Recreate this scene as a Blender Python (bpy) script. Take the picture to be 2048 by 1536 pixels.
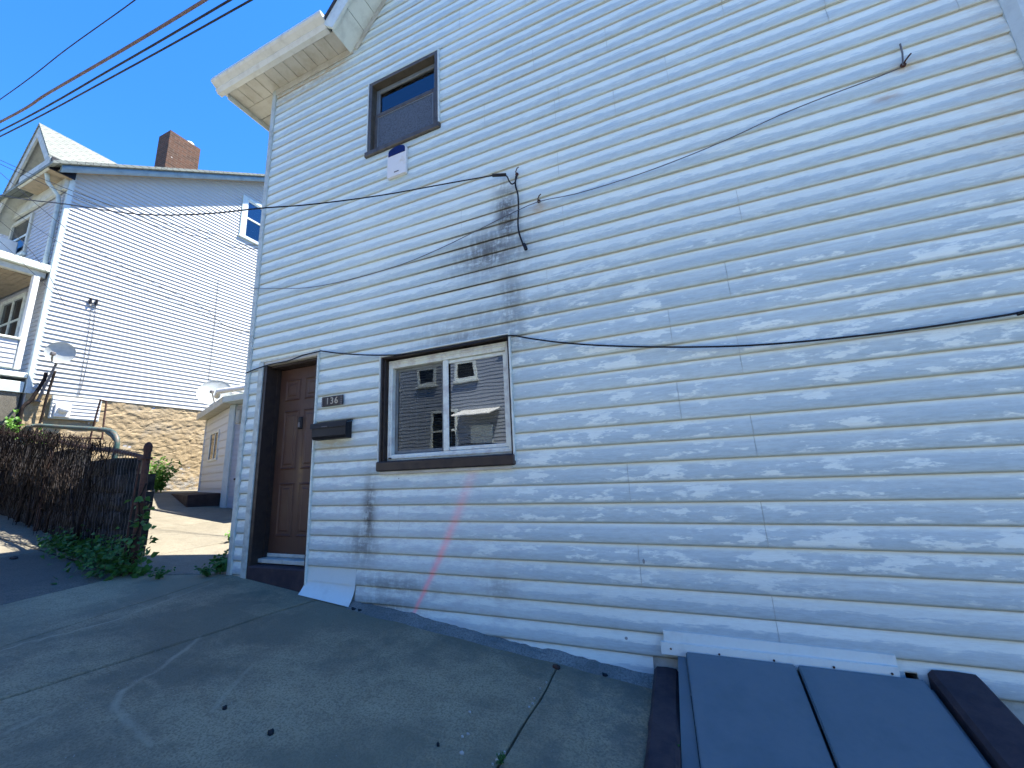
import bpy, bmesh, math, random
import numpy as np
from mathutils import Vector, Matrix, noise
random.seed(7)
rng = np.random.default_rng(7)
for o in list(bpy.data.objects):
    bpy.data.objects.remove(o)
S = bpy.context.scene
COL = S.collection

# ------------------------------------------------------------------ camera
F_PX = 797.57
CR = np.array([0.92091870, 0.38720107, -0.04454291])
CF = np.array([-0.37055307, 0.90524127, 0.20791503])
CU = np.cross(CR, CF)
CP = np.array([0.0, -2.86168524, 1.5])
cam_d = bpy.data.cameras.new('camera')
cam_d.sensor_fit = 'HORIZONTAL'
cam_d.sensor_width = 36.0
cam_d.lens = 36.0 * F_PX / 2048.0
cam_d.clip_start = 0.02
cam_d.clip_end = 3000
cam = bpy.data.objects.new('camera', cam_d)
COL.objects.link(cam)
cam.matrix_world = Matrix(((CR[0], CU[0], -CF[0], CP[0]), (CR[1], CU[1], -CF[1], CP[1]), (CR[2], CU[2], -CF[2], CP[2]), (0, 0, 0, 1)))
S.camera = cam

# ------------------------------------------------------------------ sky, sun, exposure
SUN = np.array([0.33, 0.25, 1.0]); SUN /= np.linalg.norm(SUN)
w = bpy.data.worlds.new('World'); S.world = w; w.use_nodes = True
wn = w.node_tree
sky = wn.nodes.new('ShaderNodeTexSky'); sky.sky_type = 'NISHITA'; sky.sun_disc = False
sky.sun_elevation = math.asin(SUN[2]); sky.sun_rotation = math.atan2(SUN[0], SUN[1])
sky.altitude = 300; sky.air_density = 1.0; sky.dust_density = 0.0; sky.ozone_density = 10.0
bg = wn.nodes['Background']; bg.inputs['Strength'].default_value = 0.12
hsv = wn.nodes.new('ShaderNodeHueSaturation'); hsv.inputs['Saturation'].default_value = 1.185; hsv.inputs['Hue'].default_value = .507
wn.links.new(sky.outputs[0], hsv.inputs['Color']); wn.links.new(hsv.outputs[0], bg.inputs[0])
sl = bpy.data.lights.new('sun', 'SUN'); sl.energy = 5.0; sl.angle = math.radians(0.53); sl.color = (1.0, 0.95, 0.87)
so = bpy.data.objects.new('sun', sl); COL.objects.link(so)
so.rotation_euler = Vector(tuple(SUN)).to_track_quat('Z', 'Y').to_euler()
S.view_settings.view_transform = 'Standard'
S.view_settings.look = 'None'
S.view_settings.gamma = 1.0
S.view_settings.exposure = 1.92
S.render.engine = 'CYCLES'
S.cycles.adaptive_threshold = 0.02; S.cycles.max_bounces = 6; S.cycles.diffuse_bounces = 3; S.cycles.glossy_bounces = 3; S.cycles.transmission_bounces = 4; S.cycles.transparent_max_bounces = 8
S.cycles.caustics_reflective = False; S.cycles.caustics_refractive = False

# ------------------------------------------------------------------ helpers
def ray(p):
    x = (p[0] - 1024) / F_PX; y = (768 - p[1]) / F_PX
    return CF + x * CR + y * CU
def at(p, n, d):
    R = ray(p); n = np.array(n, float); t = (d - n @ CP) / (n @ R)
    return CP + t * R
def wl(p, y=0.0): return at(p, (0, 1, 0), y)          # point on a plane parallel to the main facade
def xl(p, x): return at(p, (1, 0, 0), x)              # point on a plane parallel to the neighbour's side wall
GS, G0 = 0.0995, 0.168
def G(x): return G0 - GS * x                           # the sloping street grade
def gr(p): return at(p, (GS, 0, 1), G0)

def link(o, parent=None):
    COL.objects.link(o)
    if parent is not None: o.parent = parent
    return o
def tag(o, label=None, cat=None, group=None, kind=None):
    if label: o['label'] = label
    if cat: o['category'] = cat
    if group: o['group'] = group
    if kind: o['kind'] = kind
    return o
def thing(name, label, cat, loc=(0, 0, 0), group=None):
    o = bpy.data.objects.new(name, None); o.empty_display_size = 0.1
    link(o); o.location = loc
    return tag(o, label, cat, group)

class MB:
    def __init__(s): s.v = []; s.f = []; s.sm = []
    def add(s, vs, fs, smooth=False):
        b = len(s.v); s.v += [tuple(map(float, q)) for q in vs]
        for f in fs: s.f.append([b + i for i in f]); s.sm.append(smooth)
        return s
    def box(s, x0, x1, y0, y1, z0, z1, M=None):
        vs = [(x, y, z) for x in (x0, x1) for y in (y0, y1) for z in (z0, z1)]
        if M is not None: vs = [tuple(M @ Vector(q)) for q in vs]
        return s.add(vs, [(0, 1, 3, 2), (4, 6, 7, 5), (0, 4, 5, 1), (2, 3, 7, 6), (0, 2, 6, 4), (1, 5, 7, 3)])
    def bev(s, x0, x1, y0, y1, z0, z1, b=0.005, M=None):
        x0, x1 = min(x0, x1), max(x0, x1); y0, y1 = min(y0, y1), max(y0, y1); z0, z1 = min(z0, z1), max(z0, z1)
        bm = bmesh.new(); bmesh.ops.create_cube(bm, size=1)
        for q in bm.verts: q.co = Vector(((x0 + x1) / 2 + q.co.x * (x1 - x0), (y0 + y1) / 2 + q.co.y * (y1 - y0), (z0 + z1) / 2 + q.co.z * (z1 - z0)))
        b = min(b, .45 * min(x1 - x0, y1 - y0, z1 - z0))
        bmesh.ops.bevel(bm, geom=bm.edges[:], offset=b, segments=1, affect='EDGES')
        bm.verts.index_update()
        vs = [tuple(M @ q.co) if M is not None else tuple(q.co) for q in bm.verts]
        fs = [[q.index for q in f.verts] for f in bm.faces]; bm.free()
        return s.add(vs, fs)
    def prism(s, poly, off):
        n = len(poly); a = [Vector(q) for q in poly]; o = Vector(off)
        vs = a + [q + o for q in a]
        fs = [list(range(n))[::-1], list(range(n, 2 * n))] + [(i, (i + 1) % n, n + (i + 1) % n, n + i) for i in range(n)]
        return s.add(vs, fs)
    def tube(s, pts, r, n=6, cap=True, smooth=True):
        pts = [Vector(q) for q in pts]; rr = r if hasattr(r, '__len__') else [r] * len(pts)
        rings = []; up = None
        for i, q in enumerate(pts):
            d = (pts[min(i + 1, len(pts) - 1)] - pts[max(i - 1, 0)]).normalized()
            if up is None:
                up = Vector((0, 0, 1)) if abs(d.z) < .9 else Vector((1, 0, 0))
            a = d.cross(up)
            if a.length < 1e-4: a = d.cross(Vector((0, 1, 0)))
            a.normalize(); b = d.cross(a).normalized(); up = -b if False else up
            rings.append([q + rr[i] * (math.cos(2 * math.pi * k / n) * a + math.sin(2 * math.pi * k / n) * b) for k in range(n)])
        vs = [q for R in rings for q in R]; fs = []
        for i in range(len(rings) - 1):
            for k in range(n): fs.append((i * n + k, i * n + (k + 1) % n, (i + 1) * n + (k + 1) % n, (i + 1) * n + k))
        s.add(vs, fs, smooth)
        if cap:
            m = len(rings) - 1
            s.add(rings[0], [list(range(n))]); s.add(rings[m], [list(range(n))])
        return s
    def lathe(s, prof, n=12, M=None, smooth=True):
        vs = []; fs = []
        for (r, z) in prof:
            for k in range(n):
                q = Vector((r * math.cos(2 * math.pi * k / n), r * math.sin(2 * math.pi * k / n), z))
                vs.append(M @ q if M is not None else q)
        for i in range(len(prof) - 1):
            for k in range(n): fs.append((i * n + k, i * n + (k + 1) % n, (i + 1) * n + (k + 1) % n, (i + 1) * n + k))
        return s.add(vs, fs, smooth)
    def mesh(s, name):
        me = bpy.data.meshes.new(name); me.from_pydata(s.v, [], s.f)
        me.polygons.foreach_set('use_smooth', s.sm); me.update()
        return me
    def obj(s, name, mat, parent=None, loc=None):
        o = bpy.data.objects.new(name, s.mesh(name)); o.data.materials.append(mat)
        link(o, parent)
        return o

# ------------------------------------------------------------------ materials
class NT:
    def __init__(s, name):
        s.m = bpy.data.materials.new(name); s.m.use_nodes = True
        s.t = s.m.node_tree; s.p = s.t.nodes['Principled BSDF']; s.out = s.t.nodes['Material Output']
        s._pos = None
    def n(s, ty, **kw):
        q = s.t.nodes.new(ty)
        for k, v in kw.items(): setattr(q, k, v)
        return q
    def _in(s, sock, v):
        if isinstance(v, bpy.types.NodeSocket): s.t.links.new(v, sock)
        elif v is not None: sock.default_value = v
    def math(s, op, a, b=None, c=None, clamp=False):
        q = s.n('ShaderNodeMath', operation=op); q.use_clamp = clamp
        s._in(q.inputs[0], a); s._in(q.inputs[1], b) if b is not None else None
        if c is not None: s._in(q.inputs[2], c)
        return q.outputs[0]
    def pos(s):
        if s._pos is None: s._pos = s.n('ShaderNodeNewGeometry').outputs['Position']
        return s._pos
    def xyz(s):
        q = s.n('ShaderNodeSeparateXYZ'); s.t.links.new(s.pos(), q.inputs[0]); return q.outputs
    def sc(s, sx, sy, sz, off=(0, 0, 0)):
        q = s.n('ShaderNodeMapping'); s.t.links.new(s.pos(), q.inputs[0])
        q.inputs['Scale'].default_value = (sx, sy, sz); q.inputs['Location'].default_value = off
        return q.outputs[0]
    def noise(s, vec, scale=1.0, detail=4, rough=.55, dist=0.0):
        q = s.n('ShaderNodeTexNoise'); s._in(q.inputs['Vector'], vec)
        q.inputs['Scale'].default_value = scale; q.inputs['Detail'].default_value = detail
        q.inputs['Roughness'].default_value = rough; q.inputs['Distortion'].default_value = dist
        return q.outputs['Fac']
    def ss(s, v, a, b, to0=0.0, to1=1.0):
        q = s.n('ShaderNodeMapRange', interpolation_type='SMOOTHSTEP'); s._in(q.inputs[0], v)
        if a > b: a, b, to0, to1 = b, a, to1, to0
        q.inputs[1].default_value = a; q.inputs[2].default_value = b; q.inputs[3].default_value = to0; q.inputs[4].default_value = to1
        return q.outputs[0]
    def mix(s, fac, a, b, mode='MIX'):
        q = s.n('ShaderNodeMix', data_type='RGBA', blend_type=mode)
        s._in(q.inputs[0], fac)
        for i, v in ((6, a), (7, b)):
            if isinstance(v, bpy.types.NodeSocket): s.t.links.new(v, q.inputs[i])
            else: q.inputs[i].default_value = (*v, 1)
        return q.outputs[2]
    def mul(s, a, b): return s.math('MULTIPLY', a, b, clamp=True)
    def spot(s, cx, cz, sx, sz, X=None, Z=None):
        a = s.math('POWER', s.math('DIVIDE', s.math('SUBTRACT', X, cx), sx), 2.0)
        b = s.math('POWER', s.math('DIVIDE', s.math('SUBTRACT', Z, cz), sz), 2.0)
        return s.math('EXPONENT', s.math('MULTIPLY', s.math('ADD', a, b), -1.0))
    def bump(s, h, strength=.3, dist=.01):
        q = s.n('ShaderNodeBump'); q.inputs['Strength'].default_value = strength; q.inputs['Distance'].default_value = dist
        s._in(q.inputs['Height'], h); s.t.links.new(q.outputs[0], s.p.inputs['Normal'])
    def fin(s, col, rough=.6, spec=.4, metal=0.0):
        s._in(s.p.inputs['Base Color'], col if isinstance(col, bpy.types.NodeSocket) else (*col, 1))
        s._in(s.p.inputs['Roughness'], rough); s.p.inputs['Specular IOR Level'].default_value = spec; s.p.inputs['Metallic'].default_value = metal
        return s.m

def plain(name, c, rough=.55, spec=.4, metal=0.0, var=.18, scale=9.0, bump=.15, c2=None, lo=.42, hi=.68):
    """base colour broken by grime noise; fine relief"""
    t = NT(name)
    n1 = t.noise(t.sc(1, 1, 1), scale, 6, .65); n2 = t.noise(t.sc(1, 1, 1), scale * 9, 4, .6)
    d = c2 if c2 else tuple(q * (1 - var * 1.6) for q in c)
    col = t.mix(t.ss(n1, lo, hi), c, d)
    col = t.mix(t.math('MULTIPLY', n2, .35), col, tuple(q * .75 for q in c))
    if bump: t.bump(n2, bump, .006)
    return t.fin(col, t.ss(n1, .3, .7, rough - .08, rough + .1), spec, metal)

EXP = 0.13; ZREF = 1.5 + EXP * 4.037          # siding course and the height of course line 0
def zline(n): return ZREF - EXP * n

def facade_mat():
    t = NT('weathered_vinyl_siding')
    X, Y, Z = t.xyz()
    fr = t.math('FRACT', t.math('ADD', t.math('DIVIDE', t.math('SUBTRACT', Z, ZREF), EXP), 100.0))
    big = t.noise(t.sc(.45, .4, .7), 1.0, 2, .5)
    stretch = t.noise(t.sc(1.6, 1, 9), 1.6, 5, .65)
    fine = t.noise(t.sc(6, 1, 38), 2.0, 4, .7)
    blot = t.noise(t.sc(2.6, 1, 8.5), 1.8, 6, .66); blot2 = t.noise(t.sc(1.1, 1, 2.0), 1.3, 1, .5)
    cream = t.mix(big, (.80, .865, .765), (.75, .835, .755))
    cream = t.mix(t.math('MULTIPLY', t.ss(fine, .35, .75), .5), cream, (.63, .68, .60))
    gray = t.mix(stretch, (.40, .51, .535), (.50, .605, .60))
    gray = t.mix(t.math('MULTIPLY', t.ss(fine, .35, .7), .7), gray, (.33, .41, .42))
    # lower half of every course has chalked to grey; ragged upper limit
    q = t.math('ADD', fr, t.math('MULTIPLY', t.math('SUBTRACT', stretch, .5), .9)); q = t.math('ADD', q, t.math('MULTIPLY', t.math('SUBTRACT', fine, .5), .75))
    wear = t.ss(q, .64, .40)
    wear = t.mul(wear, t.ss(big, .30, .5, .55, 1.0))
    # pale flaked blotches on the lower, right-hand courses
    zone = t.mul(t.ss(Z, .45, .95), t.ss(Z, 3.6, 2.5)); zone = t.mul(zone, t.ss(X, -2.6, -.9))
    wear2 = t.math('MAXIMUM', wear, t.math('MULTIPLY', zone, t.math('MULTIPLY', t.ss(fr, .95, .70), .8)))
    keep = t.mul(t.ss(t.math('ADD', blot, t.math('MULTIPLY', t.math('SUBTRACT', blot2, .5), .40)), .525, .60), zone); keep = t.mul(keep, t.ss(fr, .02, .22))
    wear2 = t.math('MULTIPLY', wear2, t.math('SUBTRACT', 1.0, t.math('MULTIPLY', keep, .9)))
    col = t.mix(t.math('MULTIPLY', wear2, t.ss(Z, 2.2, 4.2, 1.0, .86)), cream, gray)
    # lower-left courses are blue-grey with scratched dirt
    low = t.mul(t.ss(X, -.6, -1.6), t.ss(Z, 2.6, 1.9)); sm = t.noise(t.sc(2.6, 1, 8), 2.4, 5, .75)
    col = t.mix(t.math('MULTIPLY', t.mul(low, t.ss(sm, .42, .66)), .55), col, (.45, .49, .50))
    # tan grime held in the laps
    lap = t.math('MAXIMUM', t.ss(t.math('ADD', fr, t.math('MULTIPLY', t.math('SUBTRACT', fine, .5), .12)), .86, 1.0), t.ss(fr, .02, .0))
    up = t.ss(Z, 1.2, 3.2, .45, .9); up = t.mul(up, t.ss(blot2, .25, .6, .45, 1.0))
    col = t.mix(t.mul(t.math('MULTIPLY', lap, .72), up), col, (.44, .36, .24))
    thin = t.ss(fr, .955, .985); col = t.mix(t.math('MULTIPLY', thin, .55), col, (.20, .185, .16))  # dark line painted in for the shade under each lap
    # water stains
    st = t.noise(t.sc(9, 1, 2.2), 2.0, 4, .7); st2 = sm
    both = t.math('ADD', t.math('MULTIPLY', st, .5), t.math('MULTIPLY', st2, .5))
    m = None
    for (cx, cz, sx, sz, a) in ((-1.15, 3.62, .11, .34, 1.2), (-1.32, 3.35, .36, .22, 1.0), (-1.14, 2.85, .13, .50, .65), (-1.45, 2.75, .9, .12, .35),
                                (-2.56, 1.16, .07, .33, 1.0), (-2.62, .92, .16, .16, .75), (-1.34, .66, .12, .08, .45), (-2.3, .62, .4, .08, .55), (-1.6, 2.62, .5, .05, .7), (-2.35, .46, .3, .1, .6)):
        g = t.math('MULTIPLY', t.spot(cx, cz, sx, sz, X, Z), a)
        m = g if m is None else t.math('MAXIMUM', m, g)
    dark = t.mul(m, t.ss(both, .34, .55))
    col = t.mix(t.math('MULTIPLY', dark, .9), col, (.085, .085, .08))
    blk = t.math('MAXIMUM', t.ss(fr, .955, .985), t.ss(fr, .03, .015)); blk = t.mul(blk, t.math('MULTIPLY', t.spot(-1.45, 3.25, .62, .55, X, Z), 1.4)); col = t.mix(t.mul(blk, .85), col, (.02, .02, .02))
    # yellow-brown under the eave, under the mailbox and near the far trim
    y1 = t.math('MULTIPLY', t.mul(t.ss(Z, 5.95, 6.4), t.ss(X, -2.9, -3.3)), t.ss(st2, .33, .6))
    col = t.mix(t.math('MULTIPLY', y1, .8), col, (.38, .29, .16))
    y2 = t.mul(t.spot(-3.03, 1.79, .2, .07, X, Z), t.ss(st2, .3, .5))
    col = t.mix(t.math('MULTIPLY', y2, .75), col, (.42, .36, .22))
    y3 = t.mul(t.ss(X, 1.5, 2.1), t.ss(Z, 2.7, 3.2)); col = t.mix(t.math('MULTIPLY', t.mul(y3, t.ss(sm, .3, .7)), .5), col, (.45, .40, .30))
    for (cx, cz, sx, sz) in ((1.57, 3.83, .06, .035), (1.45, 3.66, .07, .03), (-.86, 3.62, .08, .05)):
        col = t.mix(t.math('MULTIPLY', t.mul(t.spot(cx, cz, sx, sz, X, Z), t.ss(st2, .35, .55)), .6), col, (.40, .25, .11))
    for (pp, sx, sz) in (((1288, 1121), .008, .018), ((1253, 1275), .010, .010), ((799, 957), .006, .006)):
        cq = wl(pp); col = t.mix(t.math('MULTIPLY', t.ss(t.math('ADD', t.spot(float(cq[0]), float(cq[2]), sx, sz, X, Z), t.math('MULTIPLY', t.math('SUBTRACT', fine, .5), .5)), .35, .5), .85), col, (.16, .18, .19))
    # a pink streak rising across the siding, fading toward the top
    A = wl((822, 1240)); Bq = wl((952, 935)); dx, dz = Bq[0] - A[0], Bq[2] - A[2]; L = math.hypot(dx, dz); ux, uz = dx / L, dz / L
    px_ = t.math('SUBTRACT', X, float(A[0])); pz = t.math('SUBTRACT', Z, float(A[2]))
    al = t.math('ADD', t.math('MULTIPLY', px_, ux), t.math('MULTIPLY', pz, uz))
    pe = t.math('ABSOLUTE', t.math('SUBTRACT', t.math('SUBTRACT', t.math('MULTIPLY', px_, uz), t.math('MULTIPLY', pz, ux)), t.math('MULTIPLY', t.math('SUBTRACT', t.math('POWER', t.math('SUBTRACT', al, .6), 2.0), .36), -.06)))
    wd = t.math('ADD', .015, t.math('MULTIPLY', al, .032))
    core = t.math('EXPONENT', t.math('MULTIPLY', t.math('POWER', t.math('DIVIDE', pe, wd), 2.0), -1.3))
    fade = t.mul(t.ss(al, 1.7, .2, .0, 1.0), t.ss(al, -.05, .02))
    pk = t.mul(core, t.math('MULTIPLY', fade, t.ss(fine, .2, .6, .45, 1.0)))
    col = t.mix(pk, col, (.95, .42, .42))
    hb = t.math('ADD', t.math('MULTIPLY', t.noise(t.sc(4, 1, 70), 3.0, 3, .7), .6), t.math('MULTIPLY', fine, .4))
    t.bump(hb, .22, .006)
    return t.fin(col, t.ss(stretch, .3, .7, .5, .72), .35)

def siding_mat(name, c, c2, course, zref, amt=.5):
    t = NT(name); X, Y, Z = t.xyz()
    fr = t.math('FRACT', t.math('ADD', t.math('DIVIDE', t.math('SUBTRACT', Z, zref), course), 200.0))
    n = t.noise(t.sc(1.5, 1.5, 9), 1.6, 5, .6); b = t.noise(t.sc(.5, .5, .5), 1.0, 3)
    col = t.mix(t.math('MULTIPLY', t.ss(t.math('ADD', fr, n), 1.25, .6), amt), c, c2)
    col = t.mix(t.math('MULTIPLY', t.ss(b, .4, .7), .25), col, c2)
    t.bump(t.noise(t.sc(4, 4, 60), 3.0, 4, .7), .12, .004)
    return t.fin(col, .55, .35)

def concrete_mat(name, base, dark, seed=0.0, marks=False):
    t = NT(name); v = t.sc(1, 1, 1, (seed, seed * .7, 0)); X, Y, Z = t.xyz()
    a = t.noise(v, 1.1, 5, .62, .3); b = t.noise(v, 6.0, 6, .7); c = t.noise(v, 85, 3, .75); d = t.noise(t.sc(.6, 2.2, 1, (seed, 0, 0)), 1.7, 5, .6, .6)
    col = t.mix(t.ss(a, .38, .60), base, dark)
    col = t.mix(t.math('MULTIPLY', t.ss(b, .45, .72), .5), col, tuple(q * .62 for q in dark))
    col = t.mix(t.math('MULTIPLY', t.ss(d, .55, .7), .35), col, tuple(q * 1.25 for q in base))
    col = t.mix(t.math('MULTIPLY', t.ss(c, .42, .64), .65), col, tuple(q * .38 for q in base))
    vo = t.n('ShaderNodeTexVoronoi'); t.t.links.new(v, vo.inputs['Vector']); vo.inputs['Scale'].default_value = 46
    agg = t.mul(t.ss(vo.outputs['Distance'], .16, .08), t.ss(b, .5, .62))
    col = t.mix(t.math('MULTIPLY', agg, .6), col, (.42, .41, .38))
    if marks:      # dried tide lines left by run-off: polylines on the slab
        j = t.math('MULTIPLY', t.math('SUBTRACT', t.noise(v, 7, 3, .6), .5), .11)
        Xj = t.math('ADD', X, j); Yj = t.math('ADD', Y, t.math('MULTIPLY', j, -.8))
        for (pa, pb, wd, amt) in (((400, 1275), (330, 1330), .026, .45), ((330, 1330), (240, 1385), .026, .25), ((245, 1380), (228, 1412), .03, .4), ((228, 1412), (265, 1450), .03, .38), ((265, 1450), (300, 1492), .03, .3),
                                  ((505, 1330), (455, 1385), .022, .22), ((455, 1385), (425, 1420), .022, .3), ((425, 1420), (470, 1424), .02, .15), ((0, 1470), (110, 1420), .025, .25), ((0, 1300), (230, 1240), .02, .35), ((230, 1240), (430, 1165), .016, .3)):
            A = gr(pa); Bq = gr(pb); dx, dy = Bq[0] - A[0], Bq[1] - A[1]; L = math.hypot(dx, dy); ux, uy = dx / L, dy / L
            qx = t.math('SUBTRACT', Xj, float(A[0])); qy = t.math('SUBTRACT', Yj, float(A[1]))
            al = t.math('ADD', t.math('MULTIPLY', qx, ux), t.math('MULTIPLY', qy, uy)); pe = t.math('ABSOLUTE', t.math('SUBTRACT', t.math('MULTIPLY', qx, uy), t.math('MULTIPLY', qy, ux)))
            ln = t.mul(t.ss(pe, wd, 0.0), t.mul(t.ss(al, -.04, .03), t.ss(al, L + .04, L - .03)))
            col = t.mix(t.math('MULTIPLY', t.math('MULTIPLY', ln, t.ss(b, .25, .6, .4, 1.0)), amt), col, (.50, .44, .30))
        col = t.mix(t.math('MULTIPLY', t.ss(t.noise(v, .55, 3), .4, .65), .5), col, (.21, .20, .125))
        dark_right = t.mul(t.ss(X, -1.1, -.5), t.ss(b, .35, .6)); col = t.mix(t.math('MULTIPLY', dark_right, .5), col, (.12, .12, .10))  # darker mottling toward the right-hand slabs
    t.bump(t.math('ADD', c, t.math('MULTIPLY', b, .8)), .8, .008)
    return t.fin(col, .85, .25)

def glass_mat(name, tint=(.03, .035, .04), refl=.3, k=2.2):
    t = NT(name)
    g = t.n('ShaderNodeBsdfGlossy'); g.inputs['Roughness'].default_value = .015; g.inputs['Color'].default_value = (.93, .96, 1, 1)
    tr = t.n('ShaderNodeBsdfTransparent'); tr.inputs['Color'].default_value = (.62, .66, .68, 1)
    bp = t.n('ShaderNodeBump'); bp.inputs['Strength'].default_value = .02; bp.inputs['Distance'].default_value = .05
    t.t.links.new(t.noise(t.sc(1, 1, 1), 2.2, 2), bp.inputs['Height']); t.t.links.new(bp.outputs[0], g.inputs['Normal'])
    lw = t.n('ShaderNodeFresnel'); lw.inputs['IOR'].default_value = 1.5
    fac = t.math('MAXIMUM', t.math('MULTIPLY', lw.outputs[0], k), refl, clamp=True)
    m = t.n('ShaderNodeMixShader'); t.t.links.new(fac, m.inputs[0]); t.t.links.new(tr.outputs[0], m.inputs[1]); t.t.links.new(g.outputs[0], m.inputs[2])
    t.t.links.new(m.outputs[0], t.out.inputs['Surface'])
    return t.m

def brick_mat(name, c1, c2, mortar, w_=.21, h_=.07, axis='yz'):
    t = NT(name); q = t.n('ShaderNodeTexBrick'); X, Y, Z = t.xyz()
    cb = t.n('ShaderNodeCombineXYZ')
    t.t.links.new(t.math('ADD', X, Y), cb.inputs[0]); t.t.links.new(Z, cb.inputs[1]); t.t.links.new(cb.outputs[0], q.inputs['Vector'])
    for k, v in (('Color1', c1), ('Color2', c2), ('Mortar', mortar)): q.inputs[k].default_value = (*v, 1)
    q.inputs['Scale'].default_value = 1; q.inputs['Brick Width'].default_value = w_; q.inputs['Row Height'].default_value = h_; q.inputs['Mortar Size'].default_value = .007
    n = t.noise(t.sc(1, 1, 1), 14, 6, .7)
    col = t.mix(t.math('MULTIPLY', t.ss(n, .45, .7), .6), q.outputs['Color'], tuple(k * .35 for k in c1))
    wh = t.noise(t.sc(1, 1, 1, (3, 1, 8)), 5, 5, .7); col = t.mix(t.ss(wh, .66, .72), col, (.55, .5, .45))
    t.bump(t.math('ADD', t.math('MULTIPLY', q.outputs['Fac'], -1.0), n), .6, .015)
    return t.fin(col, .9, .2)

M = {}
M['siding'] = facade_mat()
M['patch'] = plain('new_white_siding', (.70, .765, .70), .4, .4, var=.2, scale=7, c2=(.56, .60, .53), lo=.5, hi=.85)
M['trim'] = plain('grey_white_trim', (.48, .535, .49), .5, .35, var=.2, scale=14)
M['jtrim'] = plain('white_aluminium_trim', (.64, .69, .62), .45, .4, var=.15, scale=20)
M['soffit'] = plain('cream_soffit', (.50, .485, .41), .55, .3, var=.25, scale=5, c2=(.40, .37, .29))
M['gutter'] = plain('dirty_white_gutter', (.62, .635, .575), .5, .4, var=.3, scale=8, c2=(.45, .455, .40), lo=.42, hi=.8)
M['fascia'] = plain('white_fascia', (.66, .70, .61), .5, .35, var=.12, scale=8)
M['rafter'] = plain('stained_wood', (.30, .24, .16), .8, .2)
M['shingle_dark'] = plain('dark_shingle', (.05, .05, .055), .9, .2, scale=20)
M['brown'] = plain('dark_brown_frame', (.036, .026, .022), .42, .35, var=.25, scale=14, c2=(.02, .015, .014))
M['olive'] = plain('olive_brown_frame', (.085, .075, .058), .45, .4, var=.2, scale=14)
M['vinyl'] = plain('white_vinyl_frame', (.70, .75, .67), .35, .45, var=.12, scale=12, c2=(.5, .49, .46))
M['sash'] = plain('grey_green_sash', (.16, .18, .18), .45, .4)
M['screen'] = plain('insect_screen', (.10, .115, .13), .6, .3, scale=60, var=.3)
M['glass'] = glass_mat('window_glass', refl=.17, k=2.0)
M['glass_dim'] = glass_mat('window_glass_behind_screen', refl=.055, k=.9)
M['glass_up'] = glass_mat('upper_window_glass', refl=.13, k=1.4)
M['glass_dark'] = plain('dark_far_glass', (.015, .018, .022), .12, .25, bump=0)
M['blind'] = plain('grey_blind', (.13, .145, .155), .6, .2, bump=0)
M['room'] = plain('dark_room', (.03, .03, .035), .9, .1, bump=0)
M['door'] = None
M['black'] = plain('black_metal', (.006, .006, .009), .45, .3, var=.2, scale=12)
M['cable'] = plain('black_cable', (.012, .012, .014), .6, .3, bump=0)
M['steelwire'] = plain('grey_wire', (.12, .125, .13), .5, .4, bump=0)
M['wirebrown'] = plain('weathered_wire', (.16, .11, .10), .7, .3, scale=6, bump=0)
M['rust'] = plain('rusty_steel', (.07, .034, .024), .8, .25, var=.4, scale=22, c2=(.04, .022, .02))
M['bulkhead'] = plain('blue_grey_paint', (.135, .175, .185), .55, .35, var=.2, scale=4.0, bump=.12, c2=(.11, .15, .158), lo=.4, hi=.75)
M['redcurb'] = plain('dark_red_painted_concrete', (.058, .042, .045), .8, .25, var=.4, scale=6, c2=(.032, .028, .034), bump=.5)
M['mortar'] = concrete_mat('mortar', (.24, .25, .22), (.15, .16, .14), 5.0)
M['walk'] = concrete_mat('sidewalk_concrete', (.37, .305, .185), (.185, .162, .11), 1.0, True)
M['walk2'] = concrete_mat('old_dark_concrete', (.165, .15, .115), (.115, .107, .085), 3.0)
M['yard'] = concrete_mat('yard_concrete', (.22, .197, .145), (.185, .165, .12), 7.0)
M['joint'] = plain('joint_dirt', (.035, .034, .028), .95, .1, scale=30)
M['bounceroad'] = plain('pale_bounce_road', (.29, .29, .27), .9, .2, scale=4, bump=.4)  # out-of-view road, made pale to bounce warm light onto the facade
M['soil'] = plain('ground_soil', (.10, .10, .07), .95, .1, scale=1.5, bump=.3)
M['stoneblock'] = plain('dark_stone_block', (.030, .030, .028), .9, .15, var=.4, scale=9, c2=(.008, .008, .009), bump=.6)
M['galv'] = plain('rusted_wire_mesh', (.11, .10, .10), .8, .25, bump=0)
M['twig'] = plain('dry_vine', (.014, .011, .010), .9, .1, scale=14, c2=(.042, .032, .027), bump=0)
M['greenpipe'] = plain('green_painted_pipe', (.045, .09, .078), .5, .4, var=.3, scale=14, c2=(.13, .07, .045))
M['dish'] = plain('pale_grey_dish', (.42, .45, .43), .5, .35, var=.12, scale=8)
M['dishmetal'] = plain('dull_metal', (.14, .13, .13), .55, .4)
M['white'] = plain('white_plastic', (.74, .74, .71), .4, .4, var=.08, scale=6)
M['alarm'] = plain('alarm_white_plastic', (.72, .71, .66), .4, .4, var=.1, scale=9, c2=(.60, .52, .34), lo=.55, hi=.8)
M['alarmblue'] = plain('blue_lens', (.008, .014, .09), .35, .2, bump=0)
M['numplate'] = plain('dark_number_plate', (.035, .028, .026), .5, .4)
M['digit'] = plain('dull_gold_digit', (.50, .44, .34), .4, .5, bump=0)
M['house2'] = siding_mat('neighbour_white_siding', (.44, .45, .44), (.37, .385, .385), .0986, 3.42, .3)
M['house2f'] = siding_mat('neighbour_front_siding', (.42, .43, .45), (.34, .35, .38), .1016, 3.42, .4)
M['trim2'] = plain('pale_blue_trim', (.50, .58, .57), .45, .35, var=.08)
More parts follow.
